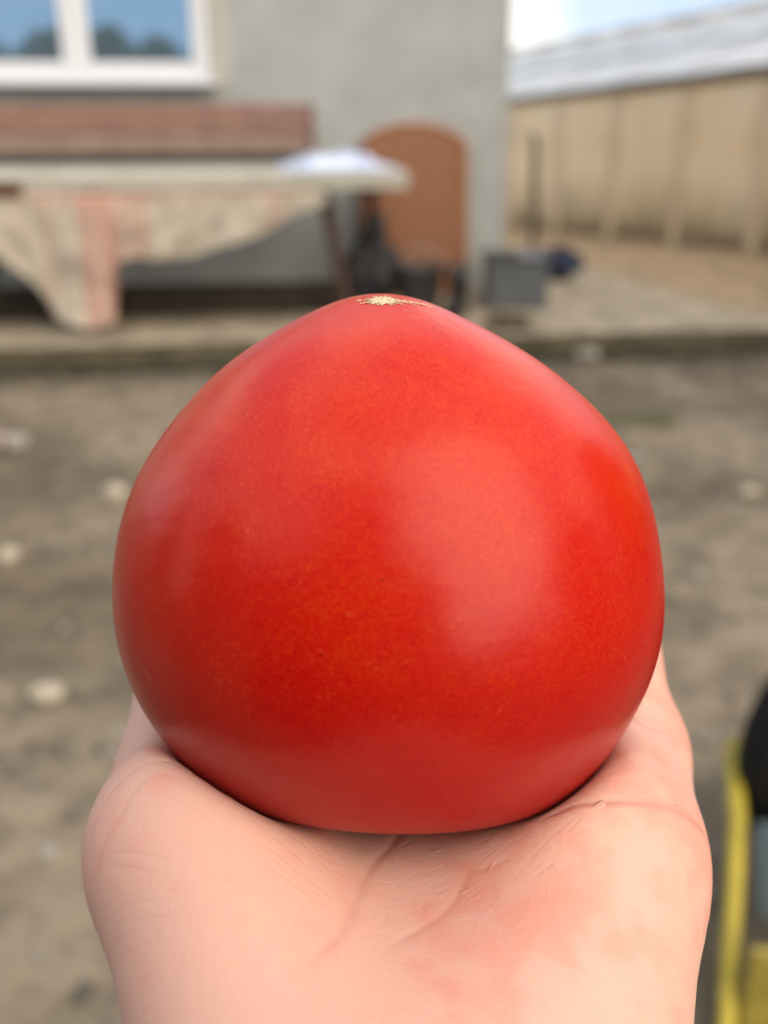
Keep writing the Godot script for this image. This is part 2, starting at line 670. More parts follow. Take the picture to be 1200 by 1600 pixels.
const COUNT := ["first", "second", "third", "fourth", "fifth", "sixth", "seventh", "eighth", "ninth", "tenth", "eleventh", "twelfth", "thirteenth", "fourteenth", "fifteenth", "sixteenth", "seventeenth", "last"]


# ------------------------------------------------------------------ trees across the lane, behind the photographer (they show in the window panes)
func build_far_trees() -> void:
	var leaf := StandardMaterial3D.new()
	leaf.vertex_color_use_as_albedo = true
	leaf.roughness = 0.7
	leaf.cull_mode = BaseMaterial3D.CULL_DISABLED
	var bark := paint(0.10, 0.08, 0.06)
	var protos := []
	for kind in 2:
		var st := start()
		var n := noise(90 + kind, 0.7, 3)
		for k in 1500:
			var t := pow(rng.randf(), 0.8)
			var y := lerpf(1.1, 6.0, t)
			var r := (1.9 * pow(1.0 - t, 0.8) + 0.1) if kind == 0 else 2.1 * sqrt(maxf(0.05, sin(PI * clampf(t * 0.9 + 0.1, 0, 1))))
			var az := rng.randf() * TAU
			r *= 0.75 + 0.5 * n.get_noise_3d(cos(az) * 2.0, y, sin(az) * 2.0) + 0.25 * rng.randf()
			var c := Vector3(cos(az) * r, y, sin(az) * r)
			var e := Vector3(rng.randf() - 0.5, rng.randf() - 0.5, rng.randf() - 0.5).normalized() * rng.randf_range(0.2, 0.42)
			var q := e.cross(Vector3(rng.randf() - 0.5, 1, rng.randf() - 0.5)).normalized() * e.length() * 0.7
			var v := rng.randf_range(0.6, 1.4)
			st.set_color(Color(0.045 * v, 0.075 * v, 0.05 * v))
			st.set_smooth_group(-1)
			st.add_vertex(c - e)
			st.add_vertex(c + q)
			st.add_vertex(c + e)
			st.add_vertex(c - e)
			st.add_vertex(c + e)
			st.add_vertex(c - q)
		protos.append(finish(st))
	var trunk := tube([Vector3.ZERO, Vector3(0.03, 1.5, 0.02), Vector3(0.0, 4.2, 0.0)], [0.16, 0.12, 0.04], 8)
	for k in 18:
		var x := -21.0 + 1.75 * k + rng.randf_range(-1.5, 1.5)
		var kind := k % 2
		var t := thing("conifer" if kind == 0 else "broadleaf_tree", ("dark pointed conifer" if kind == 0 else "round leafy tree") + " across the lane, " + COUNT[k] + " from the left of its row", "tree", Transform3D(Basis(Vector3.UP, k * 1.7).scaled(Vector3.ONE * rng.randf_range(0.66, 1.04)), Vector3(x, 0, 58.0 + rng.randf_range(-4, 8))), "trees across the lane")
		part("trunk", trunk, bark, t)
		part("crown", protos[kind], leaf, t)
	var near := [[Vector3(-6.6, 0, -1.2), 0.45, "unseen leafy tree added at the left side of the yard nearest the house"], [Vector3(-6.9, 0, 2.2), 0.78, "tallest unseen leafy tree added at the left side of the yard"], [Vector3(-6.4, 0, 5.6), 0.72, "unseen leafy tree added at the left side of the yard farthest from the house"], [Vector3(4.7, -0.3, 0.3), 0.48, "unseen low leafy bush added on the right side of the yard by the greenhouse"], [Vector3(4.3, -0.3, -2.4), 0.55, "unseen low leafy bush added in front of the near end of the greenhouse wall"]]
	for q in near:  # unseen trees and bushes, added to darken the side reflections on the tomato
		var t := thing("broadleaf_tree", q[2], "tree", Transform3D(Basis(Vector3.UP, q[0].z).scaled(Vector3.ONE * q[1]), q[0]))
		part("trunk", trunk, bark, t)
		part("crown", protos[1], leaf, t)


# ------------------------------------------------------------------ things by the house
func build_yard_things() -> void:
	# arched brown board leaning on the wall
	var wood := mottled(Color(0.145, 0.053, 0.018), Color(0.195, 0.075, 0.027), 1.2, 0.55, 0.08, 101, Vector3(6.0, 0.7, 6.0), false)
	var lean := Transform3D(Basis(Vector3.RIGHT, deg_to_rad(-8.5)), Vector3(-0.56, 0.122, 0.19))
	var bd := thing("arched_board", "tall brown wooden board with an arched top leaning on the wall", "board", house * lean)
	var outline := PackedVector2Array()
	outline.append(Vector2(-0.305, 0.0))
	outline.append(Vector2(0.305, 0.0))
	for k in 17:
		var t := float(k) / 16
		var xx := lerpf(0.305, -0.305, t)
		outline.append(Vector2(xx, 0.855 + 0.10 * (1.0 - pow(absf(xx) / 0.305, 2.4))))
	var poly := CSGPolygon3D.new()
	poly.polygon = outline
	poly.depth = 0.03
	poly.name = "panel"
	poly.material = wood
	bd.add_child(poly)
	var edge := []
	for k in range(1, outline.size()):
		edge.append(Vector3(outline[k].x, outline[k].y, 0.0))
	edge.append(Vector3(-0.305, 0.0, 0.0))
	part("edge_band", tube(edge, [0.014], 8), mottled(Color(0.26, 0.11, 0.05), Color(0.34, 0.16, 0.08), 1.5, 0.5, 0.0, 103, Vector3.ONE, false), bd, at(0, 0, 0.0))

	# bent metal tube frame at the corner
	var steel := paint(0.26, 0.26, 0.25, 0.5)
	steel.metallic = 0.4
	var fr := thing("tube_frame", "thin upright frame of bent dark metal tube standing at the house corner", "metal frame", house * at(-0.07, 0.12, 0.34))
	part("left_upright", tube([Vector3(-0.17, 0.0, 0.02), Vector3(-0.165, 0.80, 0.0), Vector3(-0.14, 0.87, 0.0)], [0.0035], 8), steel, fr)
	part("crossbar", tube([Vector3(-0.14, 0.87, 0.0), Vector3(0.10, 0.905, 0.0), Vector3(0.135, 0.902, 0.0)], [0.006], 8), steel, fr)
	part("right_upright", tube([Vector3(0.135, 0.902, 0.0), Vector3(0.155, 0.86, 0.0), Vector3(0.175, 0.0, 0.02)], [0.022], 8), paint(0.07, 0.055, 0.04, 0.6), fr)
	part("foot_bar", tube([Vector3(-0.17, 0.012, 0.0), Vector3(0.175, 0.012, 0.0)], [0.009], 8), steel, fr)

	# grey blue crate at the corner, with a folded pale cloth in it
	var cr := thing("storage_crate", "grey blue plastic crate standing by the corner of the house", "crate", house * Transform3D(Basis(Vector3.UP, -0.1), Vector3(-0.06, 0.122, 0.58)))
	var blue := mottled(Color(0.055, 0.066, 0.078), Color(0.09, 0.104, 0.118), 2.0, 0.6, 0.1, 111)
	part("bottom", box(Vector3(0.31, 0.015, 0.26), 0.004), blue, cr, at(0, 0.0095, 0))
	for s in [-1.0, 1.0]:
		part("long_side", box(Vector3(0.33, 0.26, 0.012), 0.004), blue, cr, at(0, 0.132, s * 0.136))
		part("short_side", box(Vector3(0.012, 0.258, 0.258), 0.004), blue, cr, at(s * 0.156, 0.131, 0))
	var rim := start()
	for s in [-1.0, 1.0]:
		add_box(rim, Vector3(0.36, 0.022, 0.03), at(0, 0.272, s * 0.142), 0.006)
		add_box(rim, Vector3(0.03, 0.021, 0.252), at(s * 0.164, 0.272, 0), 0.006)
	part("rim", finish(rim), paint(0.035, 0.04, 0.048, 0.5), cr)
	var cloth := part("cloth", lump(Vector3(0.13, 0.10, 0.12), 5, 0.5, 12), paint(0.20, 0.21, 0.26, 0.9), self, house * at(0.03, 0.365, 0.56))
	cloth.name = "rag"
	cloth.set_meta("label", "crumpled light grey rag lying on the grey blue crate")
	cloth.set_meta("category", "rag")

	# dark blue bundle beyond the corner
	var bag := thing("cloth_bag", "dark blue cloth bag lying on the concrete beyond the house corner", "bag", Transform3D(Basis(Vector3.UP, 0.3), Vector3(1.12, 0.12, -6.75)))
	part("body", lump(Vector3(0.30, 0.20, 0.22), 14, 0.35, 18), mottled(Color(0.006, 0.011, 0.034), Color(0.012, 0.022, 0.062), 3.0, 0.85, 0.5, 121), bag, at(0, 0.095, 0))
	part("handle", tube([Vector3(-0.07, 0.15, 0.02), Vector3(-0.05, 0.215, 0.02), Vector3(0.02, 0.225, 0.03), Vector3(0.05, 0.17, 0.03)], [0.010], 8), paint(0.01, 0.012, 0.02), bag)
	# brown clod and weed at the foot of the apron
	var clod := part("dirt_clod", lump(Vector3(0.20, 0.09, 0.14), 33, 0.5, 12), mottled(Color(0.05, 0.035, 0.022), Color(0.09, 0.062, 0.04), 4.0, 0.95, 1.0, 125), self, at(0.62, 0.15, -5.17))
	clod.set_meta("label", "dark brown clod of earth on the edge of the concrete apron")
	clod.set_meta("category", "clod")
	grass_tuft("low green grass tuft growing from the bare dirt", Vector3(1.02, 0.0, -3.90), 170, 0.16, 0.05)
	grass_tuft("thin dark weed growing against the foot of the concrete apron", Vector3(0.52, 0.0, -4.86), 110, 0.10, 0.09)


func grass_tuft(label: String, where: Vector3, blades: int, spread: float, tall: float) -> void:
	var st := start()
	for k in blades:
		var r := spread * sqrt(rng.randf())
		var az := rng.randf() * TAU
		var p := Vector3(cos(az) * r, 0.0, sin(az) * r * 0.6)
		var l := Vector3(rng.randf_range(-0.5, 0.5), 1.0, rng.randf_range(-0.5, 0.5)).normalized() * tall * rng.randf_range(0.4, 1.2)
		var w := Vector3(rng.randf_range(-1, 1), 0, rng.randf_range(-1, 1)).normalized() * 0.0035
		var v := rng.randf_range(0.6, 1.3)
		st.set_color(Color(0.10 * v, 0.125 * v, 0.045 * v))
		tri(st, p - w, p + w, p + l, Vector3(0.2, 0, 1))
	var m := StandardMaterial3D.new()
	m.vertex_color_use_as_albedo = true
	m.cull_mode = BaseMaterial3D.CULL_DISABLED
	m.roughness = 0.7
	var g := part("grass_tuft", finish(st), m, self, at(where.x, where.y, where.z))
	g.set_meta("label", label)
	g.set_meta("category", "grass")


# ------------------------------------------------------------------ table, cloth and what is round them
func build_table_group() -> void:
	# reddish brown long board fixed along the wall
	var old := mottled(Color(0.165, 0.090, 0.074), Color(0.26, 0.165, 0.140), 0.8, 0.8, 0.15, 131, Vector3(0.9, 7.0, 5.0), false)
	var pale := mottled(Color(0.17, 0.115, 0.095), Color(0.29, 0.225, 0.19), 0.8, 0.85, 0.15, 132, Vector3(0.9, 7.0, 5.0), false)
	var bw := thing("wall_board", "long faded reddish brown board along the wall under the window", "board", house * at(-2.45, 0.92, 0.10))
	part("plank", box(Vector3(2.56, 0.155, 0.035), 0.006), old, bw, at(0, 0.178, 0.02))
	part("plank", box(Vector3(2.56, 0.094, 0.035), 0.006), pale, bw, at(0, 0.05, 0.018))
	for x in [-1.1, 0.0, 1.15]:
		part("batten", box(Vector3(0.06, 0.24, 0.09), 0.005), old, bw, at(x, 0.12, -0.046))
	part("end_cap", box(Vector3(0.035, 0.262, 0.042), 0.006), mottled(Color(0.11, 0.05, 0.045), Color(0.16, 0.08, 0.07), 1.0, 0.8, 0.1, 134), bw, at(1.295, 0.128, 0.019))

	# table
	var tb := thing("table", "long outdoor table with a weathered pale grey top on dark brown legs", "table", house)
	var grey := mottled(Color(0.33, 0.335, 0.31), Color(0.48, 0.485, 0.46), 0.7, 0.75, 0.12, 141, Vector3(0.8, 5.0, 5.0), false)
	for k in 5:
		part("plank", box(Vector3(2.76, 0.030, 0.143), 0.005), grey, tb, at(-2.108 + 0.004 * (k % 2), 0.852, 0.385 + 0.148 * k))
	part("front_rail", box(Vector3(2.75, 0.048, 0.03), 0.005), mottled(Color(0.30, 0.30, 0.27), Color(0.43, 0.43, 0.39), 0.7, 0.8, 0.12, 142, Vector3(0.8, 5.0, 5.0), false), tb, at(-2.105, 0.812, 1.034))
	part("back_rail", box(Vector3(2.50, 0.07, 0.03), 0.005), grey, tb, at(-2.12, 0.80, 0.36))
	var dark := mottled(Color(0.030, 0.014, 0.010), Color(0.060, 0.030, 0.022), 1.0, 0.6, 0.1, 143, Vector3(5, 0.8, 5), false)
	for x in [-1.05, -3.1]:
		part("leg", tube([Vector3(x - 0.10, 0.83, 0.92), Vector3(x + 0.03, 0.12, 0.98)], [0.036, 0.030], 8), dark, tb)
		part("leg", tube([Vector3(x + 0.22, 0.83, 0.42), Vector3(x + 0.16, 0.12, 0.40)], [0.036, 0.030], 8), mottled(Color(0.07, 0.035, 0.022), Color(0.12, 0.06, 0.04), 1.0, 0.6, 0.1, 144, Vector3(5, 0.8, 5), false), tb)
		part("stretcher", box(Vector3(0.05, 0.06, 0.56), 0.006), dark, tb, Transform3D(Basis(Vector3.UP, 0.28), Vector3(x + 0.07, 0.786, 0.67)))

	# tablecloth
	var hem_u := [-3.30, -2.95, -2.72, -2.60, -2.43, -2.31, -2.20, -2.155, -2.05, -1.955, -1.80, -1.707, -1.56, -1.424, -1.33, -1.265, -1.19, -1.14]
	var hem_y := [0.60, 0.56, 0.50, 0.39, 0.195, 0.165, 0.185, 0.47, 0.49, 0.475, 0.485, 0.51, 0.56, 0.61, 0.65, 0.69, 0.71, 0.75]
	var fold := noise(151, 1.1, 3)
	var hem := func(u: float) -> float:
		for k in hem_u.size() - 1:
			if u <= hem_u[k + 1]:
				return lerpf(hem_y[k], hem_y[k + 1], clampf((u - hem_u[k]) / (hem_u[k + 1] - hem_u[k]), 0, 1))
		return 0.8
	var drape := func(s: float, t: float) -> Vector3:
		var u := lerpf(-3.30, -1.15, s)
		var y0: float = hem.call(u)
		if t < 0.2:
			var k := t / 0.2
			return Vector3(u, 0.781 + 0.003 * fold.get_noise_2d(u * 8.0, k * 3.0), lerpf(0.92 - 0.03 * sin(u * 3.0), 1.052, k))
		var q := (t - 0.2) / 0.8
		var y := lerpf(0.781, y0, q)
		var fall := 0.781 - y
		var wave := (0.020 * sin(u * 11.0 + 0.6) + 0.007 * sin(u * 31.0 + 2.0 + 2.0 * q) + 0.08 * fold.get_noise_2d(u * 2.6, q * 0.8)) * minf(1.0, fall * 3.2)
		var bulge := 0.06 * exp(-pow((u + 2.32) / 0.16, 2.0)) * minf(1.0, fall * 2.0)
		return Vector3(u + 0.02 * sin(u * 17.0 + 2.0) * q, y, 1.058 + 0.018 * sqrt(q) + maxf(wave + bulge + 0.02 * fall, -0.008))
	var tc := part("tablecloth", sheet(drape, 190, 44, 0.0025), cloth_print(), self, house)
	tc.set_meta("label", "cream cloth with faded red stripes hanging over the table front")
	tc.set_meta("category", "tablecloth")

	# white sheet of plastic crumpled on the right end of the table
	var cr := noise(161, 5.0, 4)
	var sh := part("plastic_sheet", sheet(func(a: float, b: float) -> Vector3:
		var edge := minf(minf(a, 1.0 - a), minf(b, 1.0 - b)) * 2.0
		return Vector3(lerpf(-1.36, -0.79, a) + 0.05 * cr.get_noise_2d(b * 2.0, 3.0), 0.874 + 0.075 * smoothstep(0.0, 0.7, edge) * (0.55 + 0.9 * cr.get_noise_2d(a * 1.1, b * 1.1)), lerpf(0.42, 0.98, b) + 0.05 * cr.get_noise_2d(a * 2.0, 7.0)), 60, 50, 0.002), paint(0.56, 0.66, 0.88, 0.45), self, house)
	sh.set_meta("label", "crumpled white plastic sheet on the right end of the table")
	sh.set_meta("category", "sheet")

	part("cross_beam", box(Vector3(0.30, 0.062, 0.80), 0.008), mottled(Color(0.06, 0.028, 0.015), Color(0.11, 0.055, 0.03), 1.5, 0.7, 0.1, 166), tb, at(-2.72, 0.807, 0.69), "dark brown end of the beam under the table top")

	var beam := part("timber_beam", box(Vector3(2.30, 0.15, 0.17), 0.012), mottled(Color(0.012, 0.009, 0.006), Color(0.035, 0.026, 0.018), 1.0, 0.9, 0.3, 171), self, house * at(-2.15, 0.196, 0.60))
	beam.set_meta("label", "dark timber beam lying on the concrete under the table")
	beam.set_meta("category", "beam")

	var black := mottled(Color(0.008, 0.009, 0.013), Color(0.02, 0.022, 0.03), 2.0, 0.7, 0.4, 181)
	var sack := thing("sack", "lumpy black sack slumped by the table's end", "sack", house * at(-0.87, 0.12, 0.66))
	part("body", lump(Vector3(0.30, 0.46, 0.28), 41, 0.3, 18), black, sack, at(0, 0.20, 0))
	part("neck", lump(Vector3(0.12, 0.18, 0.11), 43, 0.4, 10), black, sack, at(0.02, 0.43, 0))
	var bk := thing("bucket", "dark grey bucket in front of the arched brown board", "bucket", house * at(-0.62, 0.122, 0.72))
	var gm := paint(0.045, 0.045, 0.046, 0.5)
	part("shell", lathe([[0.0, 0.0], [0.095, 0.0], [0.10, 0.01], [0.13, 0.235], [0.138, 0.24], [0.138, 0.255], [0.126, 0.255], [0.095, 0.02], [0.0, 0.018]], 32), gm, bk)
	var bail := []
	for k in 13:
		var an := PI * k / 12.0
		bail.append(Vector3(0.137 * cos(an), 0.235 + 0.11 * sin(an), 0.05 * sin(an)))
	part("handle", tube(bail, [0.004], 8), paint(0.3, 0.3, 0.3, 0.4), bk)
	var boot := thing("rubber_boot", "black rubber boot standing beside the dark grey bucket", "boot", house * Transform3D(Basis(Vector3.UP, -0.5), Vector3(-0.43, 0.122, 0.86)))
	part("shaft", lathe([[0.0, 0.02], [0.050, 0.02], [0.050, 0.10], [0.058, 0.20], [0.066, 0.27], [0.060, 0.27], [0.045, 0.10], [0.0, 0.09]], 24), paint(0.014, 0.012, 0.014, 0.35), boot)
	part("foot", lump(Vector3(0.10, 0.11, 0.25), 47, 0.12, 14), paint(0.014, 0.012, 0.014, 0.35), boot, at(0, 0.058, 0.07))
	part("sole", box(Vector3(0.09, 0.022, 0.24), 0.009), paint(0.03, 0.02, 0.015, 0.7), boot, at(0, 0.011, 0.07))


func cloth_print() -> StandardMaterial3D:
	var w := 512
	var h := 128
	var img := Image.create(w, h, false, Image.FORMAT_RGB8)
	var n := noise(191, 0.02, 4)
	var red := Color(0.36, 0.12, 0.095)
	var bands := [[0.385, 0.004], [0.46, 0.005], [0.478, 0.008], [0.497, 0.004], [0.514, 0.010], [0.533, 0.004], [0.552, 0.006], [0.575, 0.004], [0.595, 0.006], [0.88, 0.006], [0.91, 0.004]]
	for j in h:
		var v := (j + 0.5) / h
		for i in w:
			var s := (i + 0.5) / w
			var k := n.get_noise_2d(i, j)
			var c := Color(0.29, 0.265, 0.225).lerp(Color(0.42, 0.39, 0.34), 0.5 + 0.8 * k)
			for b in bands:
				c = c.lerp(red, 0.58 * smoothstep(b[1] + 0.003, b[1] - 0.003, absf(s - b[0])))
			c = c.lerp(Color(0.42, 0.19, 0.16), 0.45 * smoothstep(0.03, 0.015, absf(v - 0.235)))
			img.set_pixel(i, j, c.linear_to_srgb())
	var m := StandardMaterial3D.new()
	m.albedo_texture = ImageTexture.create_from_image(img)
	m.roughness = 0.95
	m.cull_mode = BaseMaterial3D.CULL_DISABLED
	return m


# ------------------------------------------------------------------ stones
func build_stones() -> void:
	var pale := mottled(Color(0.30, 0.27, 0.21), Color(0.48, 0.44, 0.36), 8.0, 0.9, 0.3, 201)
	var grey := mottled(Color(0.20, 0.19, 0.17), Color(0.33, 0.31, 0.28), 8.0, 0.9, 0.3, 202)
	var pink := mottled(Color(0.20, 0.13, 0.13), Color(0.46, 0.38, 0.37), 10.0, 0.8, 0.3, 203)
	var list := [
		[Vector3(-0.712, 0.004, -1.871), Vector3(0.078, 0.036, 0.058), pale, "largest pale cream stone left of the hand on the dirt"],
		[Vector3(-1.037, 0.004, -2.588), Vector3(0.070, 0.04, 0.055), pale, "small cream stone at the left frame edge level with the tomato"],
		[Vector3(-0.856, 0.004, -3.059), Vector3(0.085, 0.06, 0.07), pale, "cream stone half hidden behind the tomato's left side"],
		[Vector3(-1.335, 0.010, -3.548), Vector3(0.10, 0.075, 0.08), grey, "grey white lump near the left frame edge below the apron"],
		[Vector3(-1.415, 0.010, -3.560), Vector3(0.09, 0.08, 0.07), pink, "pinkish dark lump at the left frame edge below the apron"],
		[Vector3(1.176, 0.004, -3.088), Vector3(0.075, 0.035, 0.05), pale, "flat pale stone on the dirt near the right frame edge"],
		[Vector3(0.834, 0.004, -2.464), Vector3(0.045, 0.03, 0.04), grey, "small round grey stone just right of the tomato"],
		[Vector3(1.004, 0.010, -4.98), Vector3(0.13, 0.06, 0.09), grey, "grey concrete lump at the foot of the apron right of the tomato"],
		[Vector3(-0.560, 0.003, -1.385), Vector3(0.040, 0.018, 0.03), grey, "small grey stone left of the wrist near the lower frame"],
		[Vector3(0.87, 0.003, -3.40), Vector3(0.06, 0.03, 0.05), grey, "grey stone beside the low green grass tuft"],
	]
	for k in list.size():
		var s := part("stone", lump(list[k][1], 210 + k, 0.3, 9), list[k][2], self, Transform3D(Basis(Vector3.UP, k * 1.3), list[k][0] + Vector3(0, list[k][1].y * 0.28, 0)))
		s.name = numbered("stone")
		s.set_meta("label", list[k][3])
		s.set_meta("category", "stone")
		s.set_meta("group", "stones lying in the yard")


# ------------------------------------------------------------------ yellow cart with a black wheel at the right
func build_cart() -> void:
	var o := Vector3(0.80, 0.0, -1.20)
	var c := thing("hand_cart", "yellow tube framed hand cart with a black rubber wheel at the right edge", "hand cart", Transform3D(Basis.IDENTITY, o))
	var rubber := paint(0.006, 0.006, 0.007, 0.7, 0.35)
	var yellow := mottled(Color(0.30, 0.24, 0.018), Color(0.42, 0.345, 0.03), 2.0, 0.45, 0.05, 221)
	var olive := mottled(Color(0.19, 0.155, 0.03), Color(0.26, 0.215, 0.04), 2.0, 0.5, 0.05, 223)
	var steel := paint(0.055, 0.08, 0.095, 0.9, 0.3)
	var tyre := []
	for k in 17:
		var an := -TAU * k / 16.0
		tyre.append([0.225 + 0.055 * cos(an), 0.052 * sin(an)])
	var hubx := Vector3(0.80, 0.285, -1.26) - o
	var wheel := part("wheel", lathe([[0.05, -0.02], [0.165, -0.012], [0.17, -0.034], [0.18, -0.034], [0.18, 0.034], [0.17, 0.034], [0.165, 0.012], [0.05, 0.02], [0.05, -0.02]], 40), rubber, c, Transform3D(Basis(Vector3.RIGHT, PI / 2), hubx))
	part("tyre", lathe(tyre, 56), rubber, wheel)
	part("hub", lathe([[0.0, -0.06], [0.03, -0.06], [0.03, 0.06], [0.0, 0.06]], 20), steel, wheel)
	for s in [0.0, 1.0]:
		part("frame_tube", tube([hubx + Vector3(0, 0, -0.11), Vector3(0.60 + 0.40 * s, 0.262, -1.37) - o, Vector3(0.535 + 0.53 * s, 0.250, -1.33) - o, Vector3(0.503 + 0.595 * s, 0.228, -1.19) - o, Vector3(0.449 + 0.70 * s, 0.012, -0.99) - o], [0.0125], 12), yellow, c)
	part("side_plate", box(Vector3(0.46, 0.13, 0.004), 0.001), steel, c, Transform3D(Basis(Vector3.RIGHT, -0.5), Vector3(0.745, 0.19, -1.13) - o))
	var tray := start()
	add_box(tray, Vector3(0.50, 0.15, 0.014), Transform3D(Basis.IDENTITY, Vector3(0.722, 0.085, -1.02) - o), 0.005)
	add_box(tray, Vector3(0.50, 0.014, 0.30), Transform3D(Basis.IDENTITY, Vector3(0.722, 0.022, -0.86) - o), 0.005)
	part("tray", finish(tray), olive, c)


# ------------------------------------------------------------------ tomato
# rows down the fruit from the blossom tip: [height, left, right] in hundredths of a millimetre
const ROWS := [
	[4152, -109, -109], [4142, -310, 68], [4113, -500, 260], [4065, -693, 456], [3997, -889, 657], [3911, -1092, 867], [3807, -1305, 1089], [3685, -1532, 1329], [3546, -1774, 1590],
	[3390, -2029, 1869], [3218, -2286, 2153], [3032, -2532, 2431], [2832, -2763, 2698], [2618, -2979, 2954], [2393, -3182, 3196], [2157, -3377, 3419], [1911, -3561, 3615], [1656, -3730, 3781],
	[1394, -3880, 3917], [1127, -4006, 4024], [854, -4109, 4109], [578, -4189, 4176], [300, -4247, 4228], [22, -4286, 4268], [-256, -4306, 4295], [-532, -4309, 4307], [-805, -4292, 4300],
	[-1072, -4257, 4273], [-1334, -4202, 4224], [-1589, -4128, 4155], [-1835, -4036, 4067], [-2071, -3927, 3964], [-2296, -3803, 3850], [-2510, -3667, 3728], [-2710, -3521, 3601], [-2896, -3366, 3472],
	[-3068, -3204, 3340], [-3224, -3033, 3204], [-3363, -2852, 3065], [-3485, -2658, 2921], [-3589, -2439, 2772], [-3675, -2120, 2600], [-3735, -1740, 2400], [-3780, -1230, 2130], [-3808, -580, 1780], [-3820, 120, 1300], [-3824, 620, 800],
]
var rows: Array = []   # Vector4(y, centre x, half width, centre z) in the tomato's own frame, top first


func tomato_rows() -> void:
	var raw := []
	for k in ROWS:
		raw.append(Vector3(k[0], k[1], k[2]) * 1e-5)
	var steps := 4
	var out := []
	for k in raw.size() - 1:
		var p0: Vector3 = raw[maxi(k - 1, 0)]
		var p1: Vector3 = raw[k]
		var p2: Vector3 = raw[k + 1]
		var p3: Vector3 = raw[mini(k + 2, raw.size() - 1)]
		for q in steps:
			out.append(p1.cubic_interpolate(p2, p0, p3, float(q) / steps))
	out.append(raw[raw.size() - 1])
	for pass_ in 3:
		var sm := out.duplicate()
		for k in range(1, out.size() - 1):
			sm[k] = (out[k - 1] + out[k] * 2.0 + out[k + 1]) * 0.25
		out = sm
	rows = []
	for k in out.size():
		var v: Vector3 = out[k]
		var t := clampf((v.x + 0.01) / 0.05, 0.0, 1.0)
		rows.append(Vector4(v.x, (v.y + v.z) * 0.5, maxf((v.z - v.y) * 0.5, 0.0), 0.006 * t * t))


func tomato_point(k: int, az: float) -> Vector3:
	var r: Vector4 = rows[k]
	# az 0 = right, PI/2 = towards the viewer
	var s := sin(az)
	var mid := clampf((0.043 - absf(r.x)) / 0.03, 0.0, 1.0)
	var lobe := 1.0 + mid * s * s * (0.012 * cos(5.0 * az + 0.9) + 0.008 * cos(3.0 * az + 2.0))
	return Vector3(r.y + r.z * cos(az), r.x, r.w + r.z * 0.97 * s * lobe)


func build_tomato() -> void:
	tomato_rows()
	var xf := Transform3D(cam_basis, EYE + cam_basis * TOMATO_AT)
	var t := thing("tomato", "large ripe red tomato resting on the open palm", "tomato", xf)
	var seg := 224
	var nr := rows.size()
	var v := PackedVector3Array()
	var uv := PackedVector2Array()
	for k in nr:
		for i in seg + 1:
			v.append(tomato_point(k, TAU * i / seg - PI / 2.0))
			uv.append(Vector2(float(i) / seg, float(k) / (nr - 1)))
	var nm := PackedVector3Array()
	nm.resize(v.size())
	for k in nr:
		for i in seg + 1:
			var ia := i - 1 if i > 0 else seg - 1
			var ib := i + 1 if i < seg else 1
			var du := v[k * (seg + 1) + ib] - v[k * (seg + 1) + ia]
			var dv := v[mini(k + 1, nr - 1) * (seg + 1) + i] - v[maxi(k - 1, 0) * (seg + 1) + i]
			var n := du.cross(dv).normalized()
			if k == 0 or (k < 3 and n.y < 0.0):
				n = Vector3.UP
			elif k == nr - 1:
				n = Vector3.DOWN
			elif n.dot(v[k * (seg + 1) + i] - Vector3(rows[k].y, 0, rows[k].w)) < 0.0:
				n = -n
			nm[k * (seg + 1) + i] = n
	var idx := PackedInt32Array()
	for k in nr - 1:
		for i in seg:
			var a := k * (seg + 1) + i
			for q in [[a, a + 1, a + seg + 2], [a, a + seg + 2, a + seg + 1]]:
				var c := (v[q[1]] - v[q[0]]).cross(v[q[2]] - v[q[0]])
				if c.dot(nm[q[0]] + nm[q[1]] + nm[q[2]]) > 0.0:
					idx.append_array([q[0], q[2], q[1]])
				else:
					idx.append_array([q[0], q[1], q[2]])
	var mesh := array_mesh(v, nm, idx, uv)
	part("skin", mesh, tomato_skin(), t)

	# the dry corky blossom scar: a star of thin pale flakes round the tip
	var st := start()
	st.set_smooth_group(-1)
	var sr := RandomNumberGenerator.new()
	sr.seed = 5
	for k in 110:
		var a := sr.randf() * TAU
		var p := scar_point(a, 0.0014 * pow(sr.randf(), 0.8))
		scar_flake(st, sr, p, scar_point(a + sr.randf_range(-0.6, 0.6), 0.0006 + 0.0018 * sr.randf()), sr.randf_range(0.00008, 0.0002))
	for ray in [[-0.15, 0.0050], [0.12, 0.0030], [0.55, 0.0018], [2.75, 0.0018], [3.3, 0.0022], [1.6, 0.0016], [-1.4, 0.0014], [0.95, 0.0014], [2.2, 0.0014]]:
		for k in 7:
			var f := k / 7.0
			scar_flake(st, sr, scar_point(ray[0] + sr.randf_range(-0.05, 0.05), 0.0010 + ray[1] * f), scar_point(ray[0] + sr.randf_range(-0.05, 0.05), 0.0010 + ray[1] * (f + 0.2)), 0.00022 * (1.0 - 0.75 * f))
	var cork := mottled(Color(0.44, 0.37, 0.24), Color(0.74, 0.67, 0.50), 300.0, 0.9, 0.0, 231, Vector3.ONE, false)
	cork.cull_mode = BaseMaterial3D.CULL_DISABLED
	part("blossom_scar", finish(st), cork, t)


func scar_flake(st: SurfaceTool, sr: RandomNumberGenerator, p: Vector3, q: Vector3, wide: float) -> void:
	var side := (q - p).normalized().cross(Vector3(0, 1, 0.3)).normalized() * wide
	var up := Vector3(sr.randf_range(-0.2, 0.2), 1.0, sr.randf_range(0, 0.5)).normalized() * sr.randf_range(0.00005, 0.00024)
	quad(st, p - side, p + side, q + side * 0.5 + up * 0.3, q - side * 0.5 + up * 0.3, Vector3.UP)
	tri(st, p - side, p + side, p + up, Vector3(0, 0, 1))
	tri(st, p - side, q, p + up, Vector3(0, 0, 1))
	tri(st, p + side, q, p + up, Vector3(1, 0, 0))


